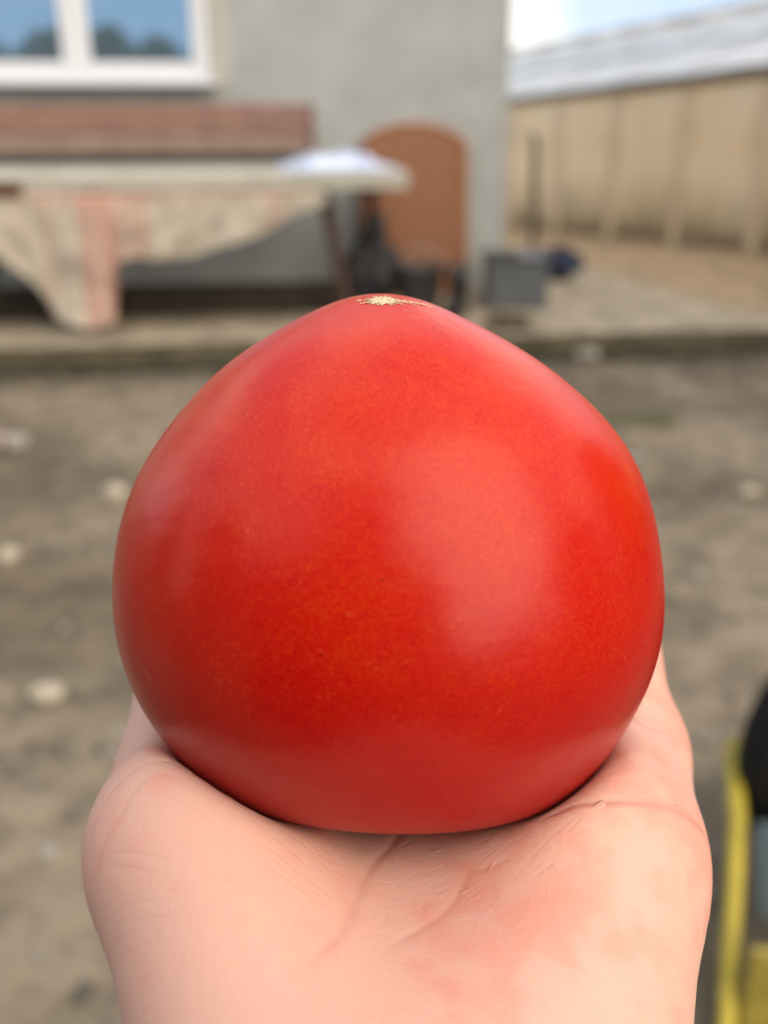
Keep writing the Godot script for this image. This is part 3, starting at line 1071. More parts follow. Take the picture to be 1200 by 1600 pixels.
func scar_point(a: float, rad: float) -> Vector3:
	# near the tip, on the side that faces the viewer
	var x := -0.0009 + cos(a) * rad * 1.25
	var z := 0.0158 + sin(a) * rad * 0.9
	return Vector3(x, tomato_height(x, z) + 0.00008, z)


func tomato_height(x: float, z: float) -> float:
	for k in rows.size():
		var r: Vector4 = rows[k]
		if r.z > 0.0 and pow((x - r.y) / r.z, 2.0) + pow((z - r.w) / (r.z * 0.97), 2.0) <= 1.0:
			if k == 0:
				return r.x
			var b: Vector4 = rows[k - 1]
			var qa := sqrt(pow((x - r.y) / r.z, 2.0) + pow((z - r.w) / (r.z * 0.97), 2.0)) * r.z
			var f := clampf((r.z - qa) / maxf(r.z - b.z, 1e-6), 0.0, 1.0)
			return lerpf(r.x, b.x, f)
	return 0.0


func array_mesh(v: PackedVector3Array, nm: PackedVector3Array, idx: PackedInt32Array, uv: PackedVector2Array, col := PackedColorArray()) -> ArrayMesh:
	var arr := []
	arr.resize(Mesh.ARRAY_MAX)
	arr[Mesh.ARRAY_VERTEX] = v
	arr[Mesh.ARRAY_NORMAL] = nm
	arr[Mesh.ARRAY_INDEX] = idx
	arr[Mesh.ARRAY_TEX_UV] = uv
	if col.size() > 0:
		arr[Mesh.ARRAY_COLOR] = col
	var m := ArrayMesh.new()
	m.add_surface_from_arrays(Mesh.PRIMITIVE_TRIANGLES, arr)
	return m


func tomato_skin() -> StandardMaterial3D:
	var w := 1536
	var h := 768
	var px := PackedFloat32Array()
	px.resize(w * h * 3)
	var big := noise(241, 2.0, 3)
	var mid := noise(242, 9.0, 3)
	var fine := noise(243, 62.0, 3)
	# coarse grid of the slow variations, read bilinearly
	for j in h:
		var vv := float(j) / h
		var el := PI * (0.5 - vv)
		var ce := cos(el)
		var se := sin(el)
		for i in w:
			var az := TAU * i / w
			var d := Vector3(ce * cos(az), se, ce * sin(az))
			var b := big.get_noise_3dv(d)
			var m := mid.get_noise_3dv(d)
			var f := fine.get_noise_3dv(d)
			var o := clampf(0.27 + 0.14 * b + 0.11 * m + 0.34 * f + 0.44 * smoothstep(0.85, 0.2, vv) - 0.20, 0.0, 1.0)  # orange painted stronger towards the tip, to lift the highlight there
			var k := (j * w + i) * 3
			px[k] = (0.42 + 0.16 * o) * lerpf(1.0, 0.82, smoothstep(0.35, 0.8, vv + 0.06 * m))  # red darkened down the fruit, painting shade into its lower front
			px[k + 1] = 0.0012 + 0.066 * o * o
			px[k + 2] = 0.0006
			# faint yellow rays run down from the scar
			var pole := smoothstep(0.10, 0.0, vv - 0.02) * smoothstep(0.25, 0.7, cos(az * 7.0 + 3.0 * m) * 0.5 + 0.5 + f)
			px[k + 1] += 0.05 * pole
			px[k] += 0.05 * pole
	var sr := RandomNumberGenerator.new()
	sr.seed = 11
	# tiny golden flecks, in loose swarms
	for n in 19000:
		var i := sr.randi_range(3, w - 4)
		var j := sr.randi_range(int(h * 0.05), h - 4)
		var el := PI * (0.5 - float(j) / h)
		var az := TAU * i / w
		var d := Vector3(cos(el) * cos(az), sin(el), cos(el) * sin(az))
		if mid.get_noise_3dv(d * 0.5) + 0.6 * big.get_noise_3dv(d * 1.5) < sr.randf_range(-0.25, 0.5):
			continue
		var rad := sr.randf_range(0.45, 1.15)
		if sr.randf() < 0.003:
			rad = sr.randf_range(1.6, 2.6)
		var st := sr.randf_range(0.03, 0.17)
		var c := Color(0.66, 0.16, 0.03)
		for dj in range(-3, 4):
			for di in range(-3, 4):
				var q := st * clampf(rad + 0.5 - sqrt(float(di * di + dj * dj)), 0.0, 1.0)
				if q > 0.0:
					var k := (clampi(j + dj, 0, h - 1) * w + posmod(i + di, w)) * 3
					px[k] = lerpf(px[k], c.r, q)
					px[k + 1] = lerpf(px[k + 1], c.g, q)
					px[k + 2] = lerpf(px[k + 2], c.b, q)
	# a few dark pin-pricks and one dry tan scratch
	for n in 46:
		var i := sr.randi_range(3, w - 4)
		var j := sr.randi_range(int(h * 0.08), h - 4)
		for dj in range(-1, 2):
			for di in range(-1, 2):
				var q := 0.7 * clampf(1.4 - sqrt(float(di * di + dj * dj)), 0.0, 1.0)
				var k := (clampi(j + dj, 0, h - 1) * w + posmod(i + di, w)) * 3
				for e in 3:
					px[k + e] *= 1.0 - q
	for n in 60:
		var f := n / 60.0
		var i := int((0.655 - 0.012 * f) * w) + sr.randi_range(-1, 1)
		var j := int((0.60 + 0.022 * f) * h) + sr.randi_range(-1, 1)
		var k := (j * w + i) * 3
		var q := 0.5 * sr.randf()
		px[k] = lerpf(px[k], 0.62, q)
		px[k + 1] = lerpf(px[k + 1], 0.30, q)
		px[k + 2] = lerpf(px[k + 2], 0.12, q)
	var bytes := PackedByteArray()
	bytes.resize(w * h * 3)
	for k in w * h * 3:
		bytes[k] = int(clampf(pow(px[k], 1.0 / 2.2) * 255.0, 0.0, 255.0))
	var img := Image.create_from_data(w, h, false, Image.FORMAT_RGB8, bytes)
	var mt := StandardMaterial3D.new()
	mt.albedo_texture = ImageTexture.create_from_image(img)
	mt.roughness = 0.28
	mt.metallic_specular = 0.38
	mt.subsurf_scatter_enabled = true
	mt.subsurf_scatter_strength = 0.12
	var bump := NoiseTexture2D.new()
	bump.width = 512
	bump.height = 512
	bump.seamless = true
	var bn := FastNoiseLite.new()
	bn.seed = 3
	bn.frequency = 0.05
	bn.fractal_octaves = 3
	bump.noise = bn
	mt.heightmap_enabled = true
	mt.heightmap_texture = bump
	mt.heightmap_scale = 0.006
	mt.uv1_triplanar = false
	return mt


# ------------------------------------------------------------------ hand
## distance to the tomato's skin, negative inside; p in the camera's frame
func tomato_distance(p: Vector3) -> float:
	p -= TOMATO_AT
	var lo: Vector4 = rows[rows.size() - 1]
	var best := 1e9
	var inside := false
	var cy := clampf(p.y, lo.x, 0.04)
	var step := 3
	var cx := 0.0
	var cz := 0.0
	for k in range(0, rows.size() - 1, step):
		var a: Vector4 = rows[k]
		var b: Vector4 = rows[mini(k + step, rows.size() - 1)]
		if cy <= a.x and cy >= b.x:
			var f := (a.x - cy) / maxf(a.x - b.x, 1e-9)
			cx = lerpf(a.y, b.y, f)
			cz = lerpf(a.w, b.w, f)
			inside = p.y >= lo.x and Vector2(p.x - cx, p.z - cz).length() < lerpf(a.z, b.z, f)
			break
	var q := Vector2(Vector2(p.x - cx, p.z - cz).length(), p.y)
	for k in range(0, rows.size() - 1, step):
		var a: Vector4 = rows[k]
		var b: Vector4 = rows[mini(k + step, rows.size() - 1)]
		var pa := Vector2(a.z, a.x)
		var ab := Vector2(b.z, b.x) - pa
		var f := clampf((q - pa).dot(ab) / maxf(ab.length_squared(), 1e-12), 0.0, 1.0)
		best = minf(best, (q - pa - ab * f).length())
	return -best if inside else best


func build_hand() -> void:
	# joints in the camera's frame: x right, y up, z towards the viewer
	var bones := [
		# wrist and forearm
		[Vector3(-0.012, -0.101, -0.092), Vector3(-0.030, -0.175, -0.030), 0.0185, 0.022, 0.014],
		[Vector3(0.013, -0.101, -0.092), Vector3(-0.006, -0.178, -0.030), 0.0185, 0.022, 0.014],
		# metacarpals
		[Vector3(-0.012, -0.099, -0.100), Vector3(-0.025, -0.0485, -0.204), 0.0145, 0.0125, 0.012],
		[Vector3(-0.004, -0.099, -0.100), Vector3(-0.005, -0.0495, -0.209), 0.0145, 0.0125, 0.012],
		[Vector3(0.005, -0.099, -0.100), Vector3(0.016, -0.0485, -0.206), 0.0145, 0.0125, 0.012],
		[Vector3(0.013, -0.098, -0.100), Vector3(0.0415, -0.0445, -0.186), 0.0145, 0.0120, 0.012],
		# ball of the thumb, heel of the little finger side
		[Vector3(-0.0030, -0.0890, -0.105), Vector3(-0.0262, -0.0500, -0.152), 0.0150, 0.0168, 0.010],
		[Vector3(0.0070, -0.0905, -0.105), Vector3(0.0304, -0.0530, -0.157), 0.0160, 0.0170, 0.010],
		[Vector3(0.0304, -0.0530, -0.157), Vector3(0.0415, -0.0445, -0.186), 0.0165, 0.0120, 0.008],
		# the hollow of the palm
		[Vector3(0.001, -0.0800, -0.112), Vector3(0.003, -0.0640, -0.159), 0.0140, 0.0140, 0.016],
		# web of the thumb
		[Vector3(-0.027, -0.060, -0.160), Vector3(-0.024, -0.052, -0.195), 0.012, 0.011, 0.010],
		# thumb
		[Vector3(-0.0262, -0.0500, -0.152), Vector3(-0.0330, -0.0465, -0.176), 0.0165, 0.0128, 0.006],
		[Vector3(-0.0330, -0.0465, -0.176), Vector3(-0.0370, -0.0260, -0.203), 0.0128, 0.0105, 0.004],
		[Vector3(-0.0370, -0.0260, -0.203), Vector3(-0.0385, -0.0080, -0.217), 0.0105, 0.0085, 0.003],
		# index, middle, ring, little finger
		[Vector3(-0.025, -0.0485, -0.204), Vector3(-0.0235, -0.010, -0.2315), 0.0118, 0.0098, 0.003],
		[Vector3(-0.0235, -0.010, -0.2315), Vector3(-0.019, 0.012, -0.228), 0.0098, 0.0088, 0.002],
		[Vector3(-0.019, 0.012, -0.228), Vector3(-0.015, 0.028, -0.219), 0.0088, 0.0074, 0.002],
		[Vector3(-0.005, -0.0495, -0.209), Vector3(-0.003, -0.008, -0.235), 0.0118, 0.0100, 0.003],
		[Vector3(-0.003, -0.008, -0.235), Vector3(-0.0005, 0.017, -0.231), 0.0100, 0.0090, 0.002],
		[Vector3(-0.0005, 0.017, -0.231), Vector3(0.000, 0.034, -0.221), 0.0090, 0.0075, 0.002],
		[Vector3(0.016, -0.0485, -0.206), Vector3(0.0180, -0.010, -0.2305), 0.0115, 0.0098, 0.003],
		[Vector3(0.0180, -0.010, -0.2305), Vector3(0.0180, 0.013, -0.227), 0.0098, 0.0088, 0.002],
		[Vector3(0.0180, 0.013, -0.227), Vector3(0.016, 0.030, -0.218), 0.0088, 0.0073, 0.002],
		[Vector3(0.0415, -0.0445, -0.186), Vector3(0.0445, -0.014, -0.205), 0.0114, 0.0090, 0.004],
		[Vector3(0.0445, -0.014, -0.205), Vector3(0.036, 0.003, -0.213), 0.0090, 0.0080, 0.002],
		[Vector3(0.036, 0.003, -0.213), Vector3(0.030, 0.016, -0.211), 0.0080, 0.0068, 0.002],
	]
	var made := sdf_mesh(bones, Vector3(-0.074, -0.206, -0.252), Vector3(0.062, 0.048, -0.004), 0.0016, true)
	var v: PackedVector3Array = made[0]
	var nm: PackedVector3Array = made[1]
	var idx: PackedInt32Array = made[2]
	var uv := PackedVector2Array()
	uv.resize(v.size())
	var col := PackedColorArray()
	col.resize(v.size())
	var big := noise(301, 32.0, 3)
	var fine := noise(302, 140.0, 3)
	for k in v.size():
		uv[k] = palm_uv(v[k])
		var t := clampf(0.42 + 7.0 * v[k].x + 1.0 * big.get_noise_3dv(v[k]) + 0.75 * fine.get_noise_3dv(v[k]), 0.0, 1.0)
		col[k] = Color(0.99, 1.12, 1.16).lerp(Color(0.99, 0.82, 0.80), t)
	var xf := Transform3D(cam_basis, EYE)
	var hand := part("hand", array_mesh(v, nm, idx, uv, col), skin(), self, xf)
	hand.set_meta("label", "light-skinned left hand held out palm up under the tomato")
	hand.set_meta("category", "hand")


## a continuous surface round tapered bones [from, to, radius, radius, blend], by surface nets
func sdf_mesh(bones: Array, lo: Vector3, hi: Vector3, cell: float, carve: bool) -> Array:
	var nx := int((hi.x - lo.x) / cell) + 1
	var ny := int((hi.y - lo.y) / cell) + 1
	var nz := int((hi.z - lo.z) / cell) + 1
	var g := PackedFloat32Array()
	g.resize(nx * ny * nz)
	g.fill(20.0 * cell)
	for b in bones:
		var a: Vector3 = b[0]
		var e: Vector3 = b[1]
		var ra: float = b[2]
		var rb: float = b[3]
		var kk: float = b[4]
		var ab := e - a
		var il := 1.0 / ab.length_squared()
		var m := maxf(ra, rb) + 6.0 * cell
		var i0 := clampi(int((minf(a.x, e.x) - m - lo.x) / cell), 0, nx - 1)
		var i1 := clampi(int((maxf(a.x, e.x) + m - lo.x) / cell) + 1, 0, nx - 1)
		var j0 := clampi(int((minf(a.y, e.y) - m - lo.y) / cell), 0, ny - 1)
		var j1 := clampi(int((maxf(a.y, e.y) + m - lo.y) / cell) + 1, 0, ny - 1)
		var k0 := clampi(int((minf(a.z, e.z) - m - lo.z) / cell), 0, nz - 1)
		var k1 := clampi(int((maxf(a.z, e.z) + m - lo.z) / cell) + 1, 0, nz - 1)
		for k in range(k0, k1 + 1):
			for j in range(j0, j1 + 1):
				var row := (k * ny + j) * nx
				for i in range(i0, i1 + 1):
					var p := Vector3(lo.x + i * cell, lo.y + j * cell, lo.z + k * cell) - a
					var f := clampf(p.dot(ab) * il, 0.0, 1.0)
					var d := (p - ab * f).length() - lerpf(ra, rb, f)
					var o := g[row + i]
					var h := maxf(kk - absf(d - o), 0.0) / kk
					g[row + i] = minf(d, o) - h * h * kk * 0.25
	# the flesh gives way to the tomato that lies in it
	var kt := 0.004
	for k in range(0, nz if carve else 0):
		var z := lo.z + k * cell
		if z > -0.115 or z < -0.222:
			continue
		for j in ny:
			var y := lo.y + j * cell
			if y < -0.075:
				continue
			for i in nx:
				var id := (k * ny + j) * nx + i
				if g[id] > 0.006:
					continue
				var p := Vector3(lo.x + i * cell, y, z)
				var dt := -(tomato_distance(p) - 0.0002)
				if dt < -0.012:
					continue
				var h := maxf(kt - absf(dt - g[id]), 0.0) / kt
				g[id] = maxf(dt, g[id]) + h * h * kt * 0.25
	# surface nets
	var ids := PackedInt32Array()
	ids.resize(nx * ny * nz)
	ids.fill(-1)
	var v := PackedVector3Array()
	var off := [0, 1, nx, nx + 1, nx * ny, nx * ny + 1, nx * ny + nx, nx * ny + nx + 1]
	var cx := [0, 1, 0, 1, 0, 1, 0, 1]
	var cy := [0, 0, 1, 1, 0, 0, 1, 1]
	var cz := [0, 0, 0, 0, 1, 1, 1, 1]
	var edges := [[0, 1], [2, 3], [4, 5], [6, 7], [0, 2], [1, 3], [4, 6], [5, 7], [0, 4], [1, 5], [2, 6], [3, 7]]
	for k in nz - 1:
		for j in ny - 1:
			for i in nx - 1:
				var id := (k * ny + j) * nx + i
				var s0 := g[id]
				if s0 > 4.0 * cell or s0 < -4.0 * cell:
					continue
				var cnt := 0
				for q in 8:
					if g[id + off[q]] < 0.0:
						cnt += 1
				if cnt == 0 or cnt == 8:
					continue
				var sum := Vector3.ZERO
				var n := 0
				for e in edges:
					var d0 := g[id + off[e[0]]]
					var d1 := g[id + off[e[1]]]
					if (d0 < 0.0) != (d1 < 0.0):
						var f := d0 / (d0 - d1)
						sum += Vector3(lerpf(cx[e[0]], cx[e[1]], f), lerpf(cy[e[0]], cy[e[1]], f), lerpf(cz[e[0]], cz[e[1]], f))
						n += 1
				ids[id] = v.size()
				v.append(lo + (Vector3(i, j, k) + sum / n) * cell)
	var idx := PackedInt32Array()
	var stride := [1, nx, nx * ny]
	for k in range(1, nz - 1):
		for j in range(1, ny - 1):
			for i in range(1, nx - 1):
				var id := (k * ny + j) * nx + i
				var d0 := g[id]
				if d0 > 2.0 * cell or d0 < -2.0 * cell:
					continue
				for ax in 3:
					var d1 := g[id + stride[ax]]
					if (d0 < 0.0) == (d1 < 0.0):
						continue
					var u: int = stride[(ax + 1) % 3]
					var w: int = stride[(ax + 2) % 3]
					var a := ids[id - u - w]
					var b := ids[id - w]
					var c := ids[id]
					var d := ids[id - u]
					if a < 0 or b < 0 or c < 0 or d < 0:
						continue
					if d0 < 0.0:
						idx.append_array([a, d, c, a, c, b])
					else:
						idx.append_array([a, b, c, a, c, d])
	# relax a little, then take smooth normals from the triangles
	for pass_ in 3:
		var acc := PackedVector3Array()
		acc.resize(v.size())
		var deg := PackedInt32Array()
		deg.resize(v.size())
		for t in range(0, idx.size(), 3):
			for q in 3:
				var a := idx[t + q]
				var b := idx[t + (q + 1) % 3]
				acc[a] += v[b]
				acc[b] += v[a]
				deg[a] += 1
				deg[b] += 1
		for k in v.size():
			if deg[k] > 0:
				v[k] = v[k].lerp(acc[k] / deg[k], 0.5)
	var nm := PackedVector3Array()
	nm.resize(v.size())
	for t in range(0, idx.size(), 3):
		var c := (v[idx[t + 2]] - v[idx[t]]).cross(v[idx[t + 1]] - v[idx[t]])
		for q in 3:
			nm[idx[t + q]] += c
	for k in v.size():
		nm[k] = nm[k].normalized()
	return [v, nm, idx]


## the palm seen from straight above: 0.16 m square
func palm_uv(p: Vector3) -> Vector2:
	var d := p.dot(Vector3(0.0, -0.369, 0.9294))
	return Vector2((p.x + 0.08) / 0.16, (d + 0.22) / 0.16)


func skin() -> StandardMaterial3D:
	var w := 1280
	var hgt := PackedFloat32Array()
	hgt.resize(w * w)
	var red := PackedFloat32Array()
	red.resize(w * w)
	var ridge := noise(311, 0.09, 2)
	var warp := noise(312, 0.004, 2)
	var cellular := FastNoiseLite.new()
	cellular.seed = 4
	cellular.noise_type = FastNoiseLite.TYPE_CELLULAR
	cellular.frequency = 0.055
	cellular.cellular_return_type = FastNoiseLite.RETURN_DISTANCE2_SUB
	for j in w:
		for i in w:
			var k := j * w + i
			var s := warp.get_noise_2d(i, j)
			# papillary ridges that run along slowly turning lines, over fine criss-cross creases
			var an := 0.5 + 2.2 * s
			var r := sin((i * cos(an) * 0.6 + j * sin(an) * 0.6) * 0.9 + 40.0 * s)
			hgt[k] = 0.62 + 0.005 * r + 0.025 * ridge.get_noise_2d(i, j) + 0.035 * minf(0.6, cellular.get_noise_2d(i, j) + 1.0)
	# flexion creases and finer wrinkles: points in pixels of the photograph-independent palm square, [points, depth, width]
	for c in CREASES:
		var pts := PackedVector2Array()
		for q in c[0]:
			pts.append(Vector2(q[0], q[1]) * w)
		stroke(hgt, red, w, pts, c[1], c[2])
	var sr := RandomNumberGenerator.new()
	sr.seed = 21
	for k in 260:
		var p := Vector2(sr.randf_range(0.22, 0.80), sr.randf_range(0.22, 0.75)) * w
		var an := (0.65 if p.x < 0.5 * w else 2.75) + sr.randf_range(-0.35, 0.35)
		if sr.randf() < 0.25:
			an += 1.4
		var l := sr.randf_range(0.01, 0.07) * w
		var d := Vector2(cos(an), sin(an)) * l
		var bend := Vector2(-d.y, d.x) * sr.randf_range(-0.12, 0.12)
		stroke(hgt, red, w, PackedVector2Array([p - d * 0.5, p - d * 0.2 + bend, p + d * 0.2 + bend, p + d * 0.5]), sr.randf_range(0.02, 0.055) * (1.0 if sr.randf() < 0.6 else -0.8), sr.randf_range(0.9, 1.7))
	# long pale lines that run side by side over the ball of the thumb
	for k in 46:
		var p := Vector2(sr.randf_range(0.29, 0.44), sr.randf_range(0.60, 0.74)) * w
		var an := 0.45 + sr.randf_range(-0.12, 0.12)
		var d := Vector2(cos(an), sin(an)) * sr.randf_range(0.03, 0.08) * w
		stroke(hgt, red, w, PackedVector2Array([p - d * 0.5, p - d * 0.15, p + d * 0.2, p + d * 0.5]), sr.randf_range(0.02, 0.045) * (1.0 if k % 2 == 0 else -1.0), sr.randf_range(0.8, 1.4))
	var hb := PackedByteArray()
	hb.resize(w * w)
	var cb := PackedByteArray()
	cb.resize(w * w * 3)
	for k in w * w:
		hb[k] = int(clampf(hgt[k], 0.0, 1.0) * 255.0)
		var t := clampf(red[k], 0.0, 1.0)
		cb[k * 3] = int(255.0 * pow(lerpf(0.66, 0.50, t), 1.0 / 2.2))
		cb[k * 3 + 1] = int(255.0 * pow(lerpf(0.40, 0.22, t), 1.0 / 2.2))
		cb[k * 3 + 2] = int(255.0 * pow(lerpf(0.335, 0.17, t), 1.0 / 2.2))
	var m := StandardMaterial3D.new()
	m.albedo_texture = ImageTexture.create_from_image(Image.create_from_data(w, w, false, Image.FORMAT_RGB8, cb))
	m.vertex_color_use_as_albedo = true
	m.heightmap_enabled = true
	m.heightmap_texture = ImageTexture.create_from_image(Image.create_from_data(w, w, false, Image.FORMAT_L8, hb))
	m.heightmap_scale = 0.12
	m.roughness = 0.52
	m.metallic_specular = 0.45
	m.subsurf_scatter_enabled = true
	m.subsurf_scatter_strength = 0.35
	return m


## flexion creases of the palm: points in the palm square, depth (negative: a pale raised line), width
const CREASES := [
	[[[0.5326, 0.515], [0.5308, 0.5454], [0.5207, 0.5696], [0.5141, 0.5918], [0.5036, 0.617], [0.4857, 0.6559], [0.4677, 0.7395], [0.4493, 0.7754], [0.429, 0.7993]], 0.16, 6.5],
	[[[0.545, 0.50], [0.5345, 0.525], [0.5326, 0.534]], 0.35, 5.0],
	[[[0.5740, 0.655], [0.5700, 0.6750], [0.5640, 0.6920], [0.5560, 0.7060], [0.5450, 0.7190], [0.5300, 0.7310], [0.5120, 0.7450], [0.49, 0.7707]], 0.10, 6.0],
	[[[0.5359, 0.6153], [0.5487, 0.6297], [0.5658, 0.66], [0.5825, 0.6727], [0.6001, 0.6726], [0.6149, 0.6683]], 0.08, 4.0],
	[[[0.635, 0.637], [0.6512, 0.636], [0.6624, 0.6354], [0.6956, 0.6366], [0.7251, 0.6317], [0.7503, 0.6247], [0.7779, 0.6155], [0.80, 0.605], [0.82, 0.60]], 0.30, 5.0],
	[[[0.6056, 0.76], [0.6312, 0.7714], [0.6483, 0.7785], [0.6663, 0.7842]], -0.12, 4.0],
	[[[0.3247, 0.627], [0.31, 0.6178], [0.2833, 0.6185], [0.2584, 0.6304], [0.2471, 0.6418], [0.225, 0.66]], 0.07, 4.0],
	[[[0.3305, 0.6455], [0.3094, 0.6361], [0.2916, 0.6384], [0.2736, 0.6617], [0.259, 0.6712], [0.245, 0.69]], 0.06, 4.0],
	[[[0.305, 0.56], [0.275, 0.552], [0.245, 0.556], [0.215, 0.58]], 0.06, 4.0],
	[[[0.7494, 0.4504], [0.7587, 0.4574], [0.7714, 0.4672], [0.8019, 0.4577]], 0.2, 4.0],
]


func stroke(hgt: PackedFloat32Array, red: PackedFloat32Array, w: int, pts: PackedVector2Array, depth: float, width: float) -> void:
	var n := pts.size()
	for s in n - 1:
		var p0 := pts[maxi(s - 1, 0)]
		var p1 := pts[s]
		var p2 := pts[s + 1]
		var p3 := pts[mini(s + 2, n - 1)]
		var steps := int(p1.distance_to(p2) / 1.2) + 1
		for q in steps:
			var f := float(q) / steps
			var c := p1.cubic_interpolate(p2, p0, p3, f)
			var along := (s + f) / (n - 1)
			var fade := smoothstep(0.0, 0.15, along) * smoothstep(1.0, 0.8, along)
			var reach := int(width * 2.5) + 1
			var ci := int(c.x)
			var cj := int(c.y)
			for dj in range(-reach, reach + 1):
				for di in range(-reach, reach + 1):
					var i := ci + di
					var j := cj + dj
					if i < 0 or j < 0 or i >= w or j >= w:
						continue
					var d2 := (Vector2(i + 0.5, j + 0.5) - c).length_squared() / (width * width)
					if d2 > 6.0:
						continue
					var a := exp(-d2) * fade
					var k := j * w + i
					# the deepest stroke wins, so that overlapping steps do not add up
					hgt[k] = minf(hgt[k], 0.62 - depth * a) if depth > 0.0 else maxf(hgt[k], 0.62 - depth * a * 0.6)
					var b := exp(-d2 * 0.5) * fade * depth * 1.1
					red[k] = maxf(red[k], b) if depth > 0.0 else minf(red[k], b)


# ------------------------------------------------------------------ the photographer, who stands behind the camera and holds the tomato out
func build_phone() -> void:
	var xf := Transform3D(cam_basis, EYE)
	var ph := thing("phone", "dark phone held upright in the photographer's right hand", "phone", xf)
	part("body", box(Vector3(0.074, 0.150, 0.008), 0.0039, at(-0.024, -0.062, 0.0085)), paint(0.02, 0.022, 0.026, 0.3), ph)
	part("screen", box(Vector3(0.069, 0.144, 0.0006), 0.0002, at(-0.024, -0.062, 0.0129)), paint(0.01, 0.01, 0.012, 0.08), ph)
	part("camera_ring", lathe([[0.0045, 0.0], [0.0075, 0.0], [0.0075, 0.0022], [0.0045, 0.0022], [0.0045, 0.0]], 24), paint(0.03, 0.03, 0.035, 0.3), ph, Transform3D(Basis(Vector3.RIGHT, -PI / 2), Vector3(0, 0, 0.0044)))


func plain(made: Array) -> ArrayMesh:
	var uv := PackedVector2Array()
	uv.resize(made[0].size())
	return array_mesh(made[0], made[1], made[2], uv)


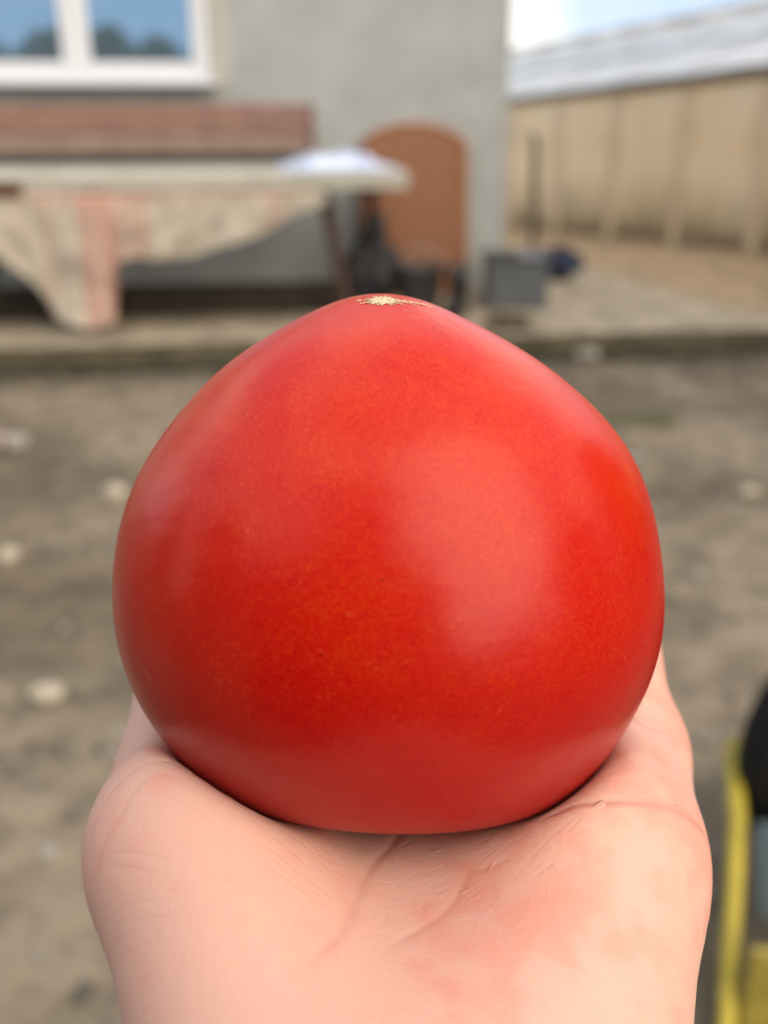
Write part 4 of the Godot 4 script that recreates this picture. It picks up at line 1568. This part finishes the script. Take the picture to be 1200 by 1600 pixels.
func build_photographer() -> void:
	var p := thing("person", "person in a dark jacket holding the tomato out and looking down at it", "person")
	var jacket := mottled(Color(0.012, 0.014, 0.020), Color(0.022, 0.025, 0.034), 4.0, 0.9, 0.1, 401)
	var denim := mottled(Color(0.02, 0.03, 0.055), Color(0.035, 0.05, 0.085), 4.0, 0.9, 0.1, 402)
	var c := -0.12
	var wrist := EYE + cam_basis * Vector3(-0.012, -0.130, -0.068)
	var le := Vector3(-0.215, 0.985, 0.10)
	var ls := Vector3(c - 0.175, 1.26, 0.27)
	var rs := Vector3(c + 0.175, 1.26, 0.29)
	part("jacket", plain(sdf_mesh([
		[Vector3(c, 1.22, 0.31), Vector3(c, 0.86, 0.42), 0.135, 0.135, 0.08],
		[Vector3(c - 0.08, 1.20, 0.30), Vector3(c - 0.07, 0.84, 0.42), 0.115, 0.12, 0.06],
		[Vector3(c + 0.08, 1.20, 0.30), Vector3(c + 0.07, 0.84, 0.42), 0.115, 0.12, 0.06],
		[ls, rs, 0.066, 0.066, 0.06],
		[ls, le, 0.066, 0.05, 0.04], [le, wrist, 0.05, 0.033, 0.02],
		[rs, Vector3(0.115, 0.90, 0.27), 0.066, 0.05, 0.04], [Vector3(0.115, 0.90, 0.27), EYE + cam_basis * Vector3(0.052, -0.165, 0.062), 0.05, 0.034, 0.02],
		[Vector3(c, 1.32, 0.27), Vector3(c, 1.28, 0.29), 0.07, 0.09, 0.04],
	], Vector3(-0.5, 0.62, -0.12), Vector3(0.32, 1.48, 0.66), 0.011, false)), jacket, p)
	var tr := []
	for s in [-1.0, 1.0]:
		tr.append([Vector3(c + s * 0.085, 0.86, 0.43), Vector3(c + s * 0.10, 0.48, 0.40), 0.105, 0.072, 0.05])
		tr.append([Vector3(c + s * 0.10, 0.48, 0.40), Vector3(c + s * 0.11, 0.08, 0.45), 0.072, 0.058, 0.03])
	part("trousers", plain(sdf_mesh(tr, Vector3(-0.45, -0.02, 0.22), Vector3(0.2, 1.0, 0.62), 0.013, false)), denim, p)
	for s in [-1.0, 1.0]:
		part("shoe", lump(Vector3(0.10, 0.10, 0.27), 410, 0.08, 14), paint(0.02, 0.02, 0.02, 0.5), p, at(c + s * 0.115, 0.042, 0.40))
	var tone := paint(0.62, 0.40, 0.31, 0.5)
	var h := Vector3(c + 0.02, 1.475, 0.235)
	var f := Vector3(0.10, -0.45, -0.89).normalized()
	var head := part("head", plain(sdf_mesh([
		[Vector3(c, 1.30, 0.28), h + Vector3(0, -0.05, 0.02), 0.052, 0.05, 0.02],
		[h + Vector3(0, 0.03, 0.02), h + f * 0.02, 0.083, 0.078, 0.03],
		[h + f * 0.02 + Vector3(0, -0.04, 0), h + f * 0.055 + Vector3(0, -0.06, 0), 0.062, 0.030, 0.03],
		[h + f * 0.085 + Vector3(0, 0.012, 0), h + f * 0.108 + Vector3(0, -0.014, 0), 0.010, 0.013, 0.012],
		[h + Vector3(-0.080, 0.0, 0.02), h + Vector3(-0.084, 0.02, 0.026), 0.012, 0.015, 0.008],
		[h + Vector3(0.080, 0.0, 0.02), h + Vector3(0.084, 0.02, 0.026), 0.012, 0.015, 0.008],
		[h + f * 0.083 + Vector3(-0.02, -0.045, 0), h + f * 0.083 + Vector3(0.02, -0.045, 0), 0.008, 0.008, 0.008],
	], h - Vector3(0.14, 0.24, 0.16), h + Vector3(0.14, 0.15, 0.16), 0.005, false)), tone, p)
	part("hair", plain(sdf_mesh([
		[h + Vector3(0, 0.055, 0.035), h + Vector3(0, -0.02, 0.055), 0.085, 0.075, 0.03],
		[h + Vector3(-0.05, 0.03, 0.03), h + Vector3(-0.06, -0.07, 0.05), 0.046, 0.03, 0.03],
		[h + Vector3(0.05, 0.03, 0.03), h + Vector3(0.06, -0.07, 0.05), 0.046, 0.03, 0.03],
	], h - Vector3(0.16, 0.2, 0.1), h + Vector3(0.16, 0.18, 0.2), 0.007, false)), mottled(Color(0.02, 0.012, 0.008), Color(0.045, 0.03, 0.02), 20.0, 0.5, 0.3, 404), head)
	for s in [-1.0, 1.0]:
		part("eye", lump(Vector3(0.024, 0.020, 0.022), 420, 0.0, 8), paint(0.05, 0.035, 0.03, 0.2), head, Transform3D(Basis.IDENTITY, h + f * 0.086 + Vector3(s * 0.031, 0.018, 0.0)))
	# the right hand that grips the phone from its right side, fingers across its back, thumb over the screen
	var grip := [
		[Vector3(0.050, -0.155, 0.055), Vector3(0.034, -0.105, 0.020), 0.024, 0.017, 0.01],
		[Vector3(0.040, -0.120, 0.030), Vector3(0.026, -0.060, 0.012), 0.017, 0.010, 0.008],
		[Vector3(0.044, -0.115, 0.034), Vector3(0.030, -0.085, 0.026), 0.016, 0.012, 0.008],
		[Vector3(0.030, -0.085, 0.026), Vector3(0.004, -0.060, 0.0235), 0.012, 0.0095, 0.004],
		[Vector3(0.004, -0.060, 0.0235), Vector3(-0.016, -0.046, 0.0225), 0.0095, 0.008, 0.003],
	]
	for k in 4:
		var y := -0.058 - 0.0185 * k
		var l: float = [0.92, 1.0, 0.96, 0.78][k]
		grip.append([Vector3(0.030, y - 0.004, 0.014), Vector3(0.021, y, -0.0058), 0.0100, 0.0090, 0.004])
		grip.append([Vector3(0.021, y, -0.0058), Vector3(0.021 - 0.032 * l, y + 0.003, -0.0062), 0.0088, 0.0080, 0.002])
		grip.append([Vector3(0.021 - 0.032 * l, y + 0.003, -0.0062), Vector3(0.021 - 0.050 * l, y + 0.004, -0.0052), 0.0080, 0.0070, 0.002])
	var rh := part("right_hand", plain(sdf_mesh(grip, Vector3(-0.06, -0.20, -0.03), Vector3(0.09, -0.02, 0.10), 0.0022, false)), tone, p, Transform3D(cam_basis, EYE))
	rh.set_meta("label", "right hand gripping the dark phone")
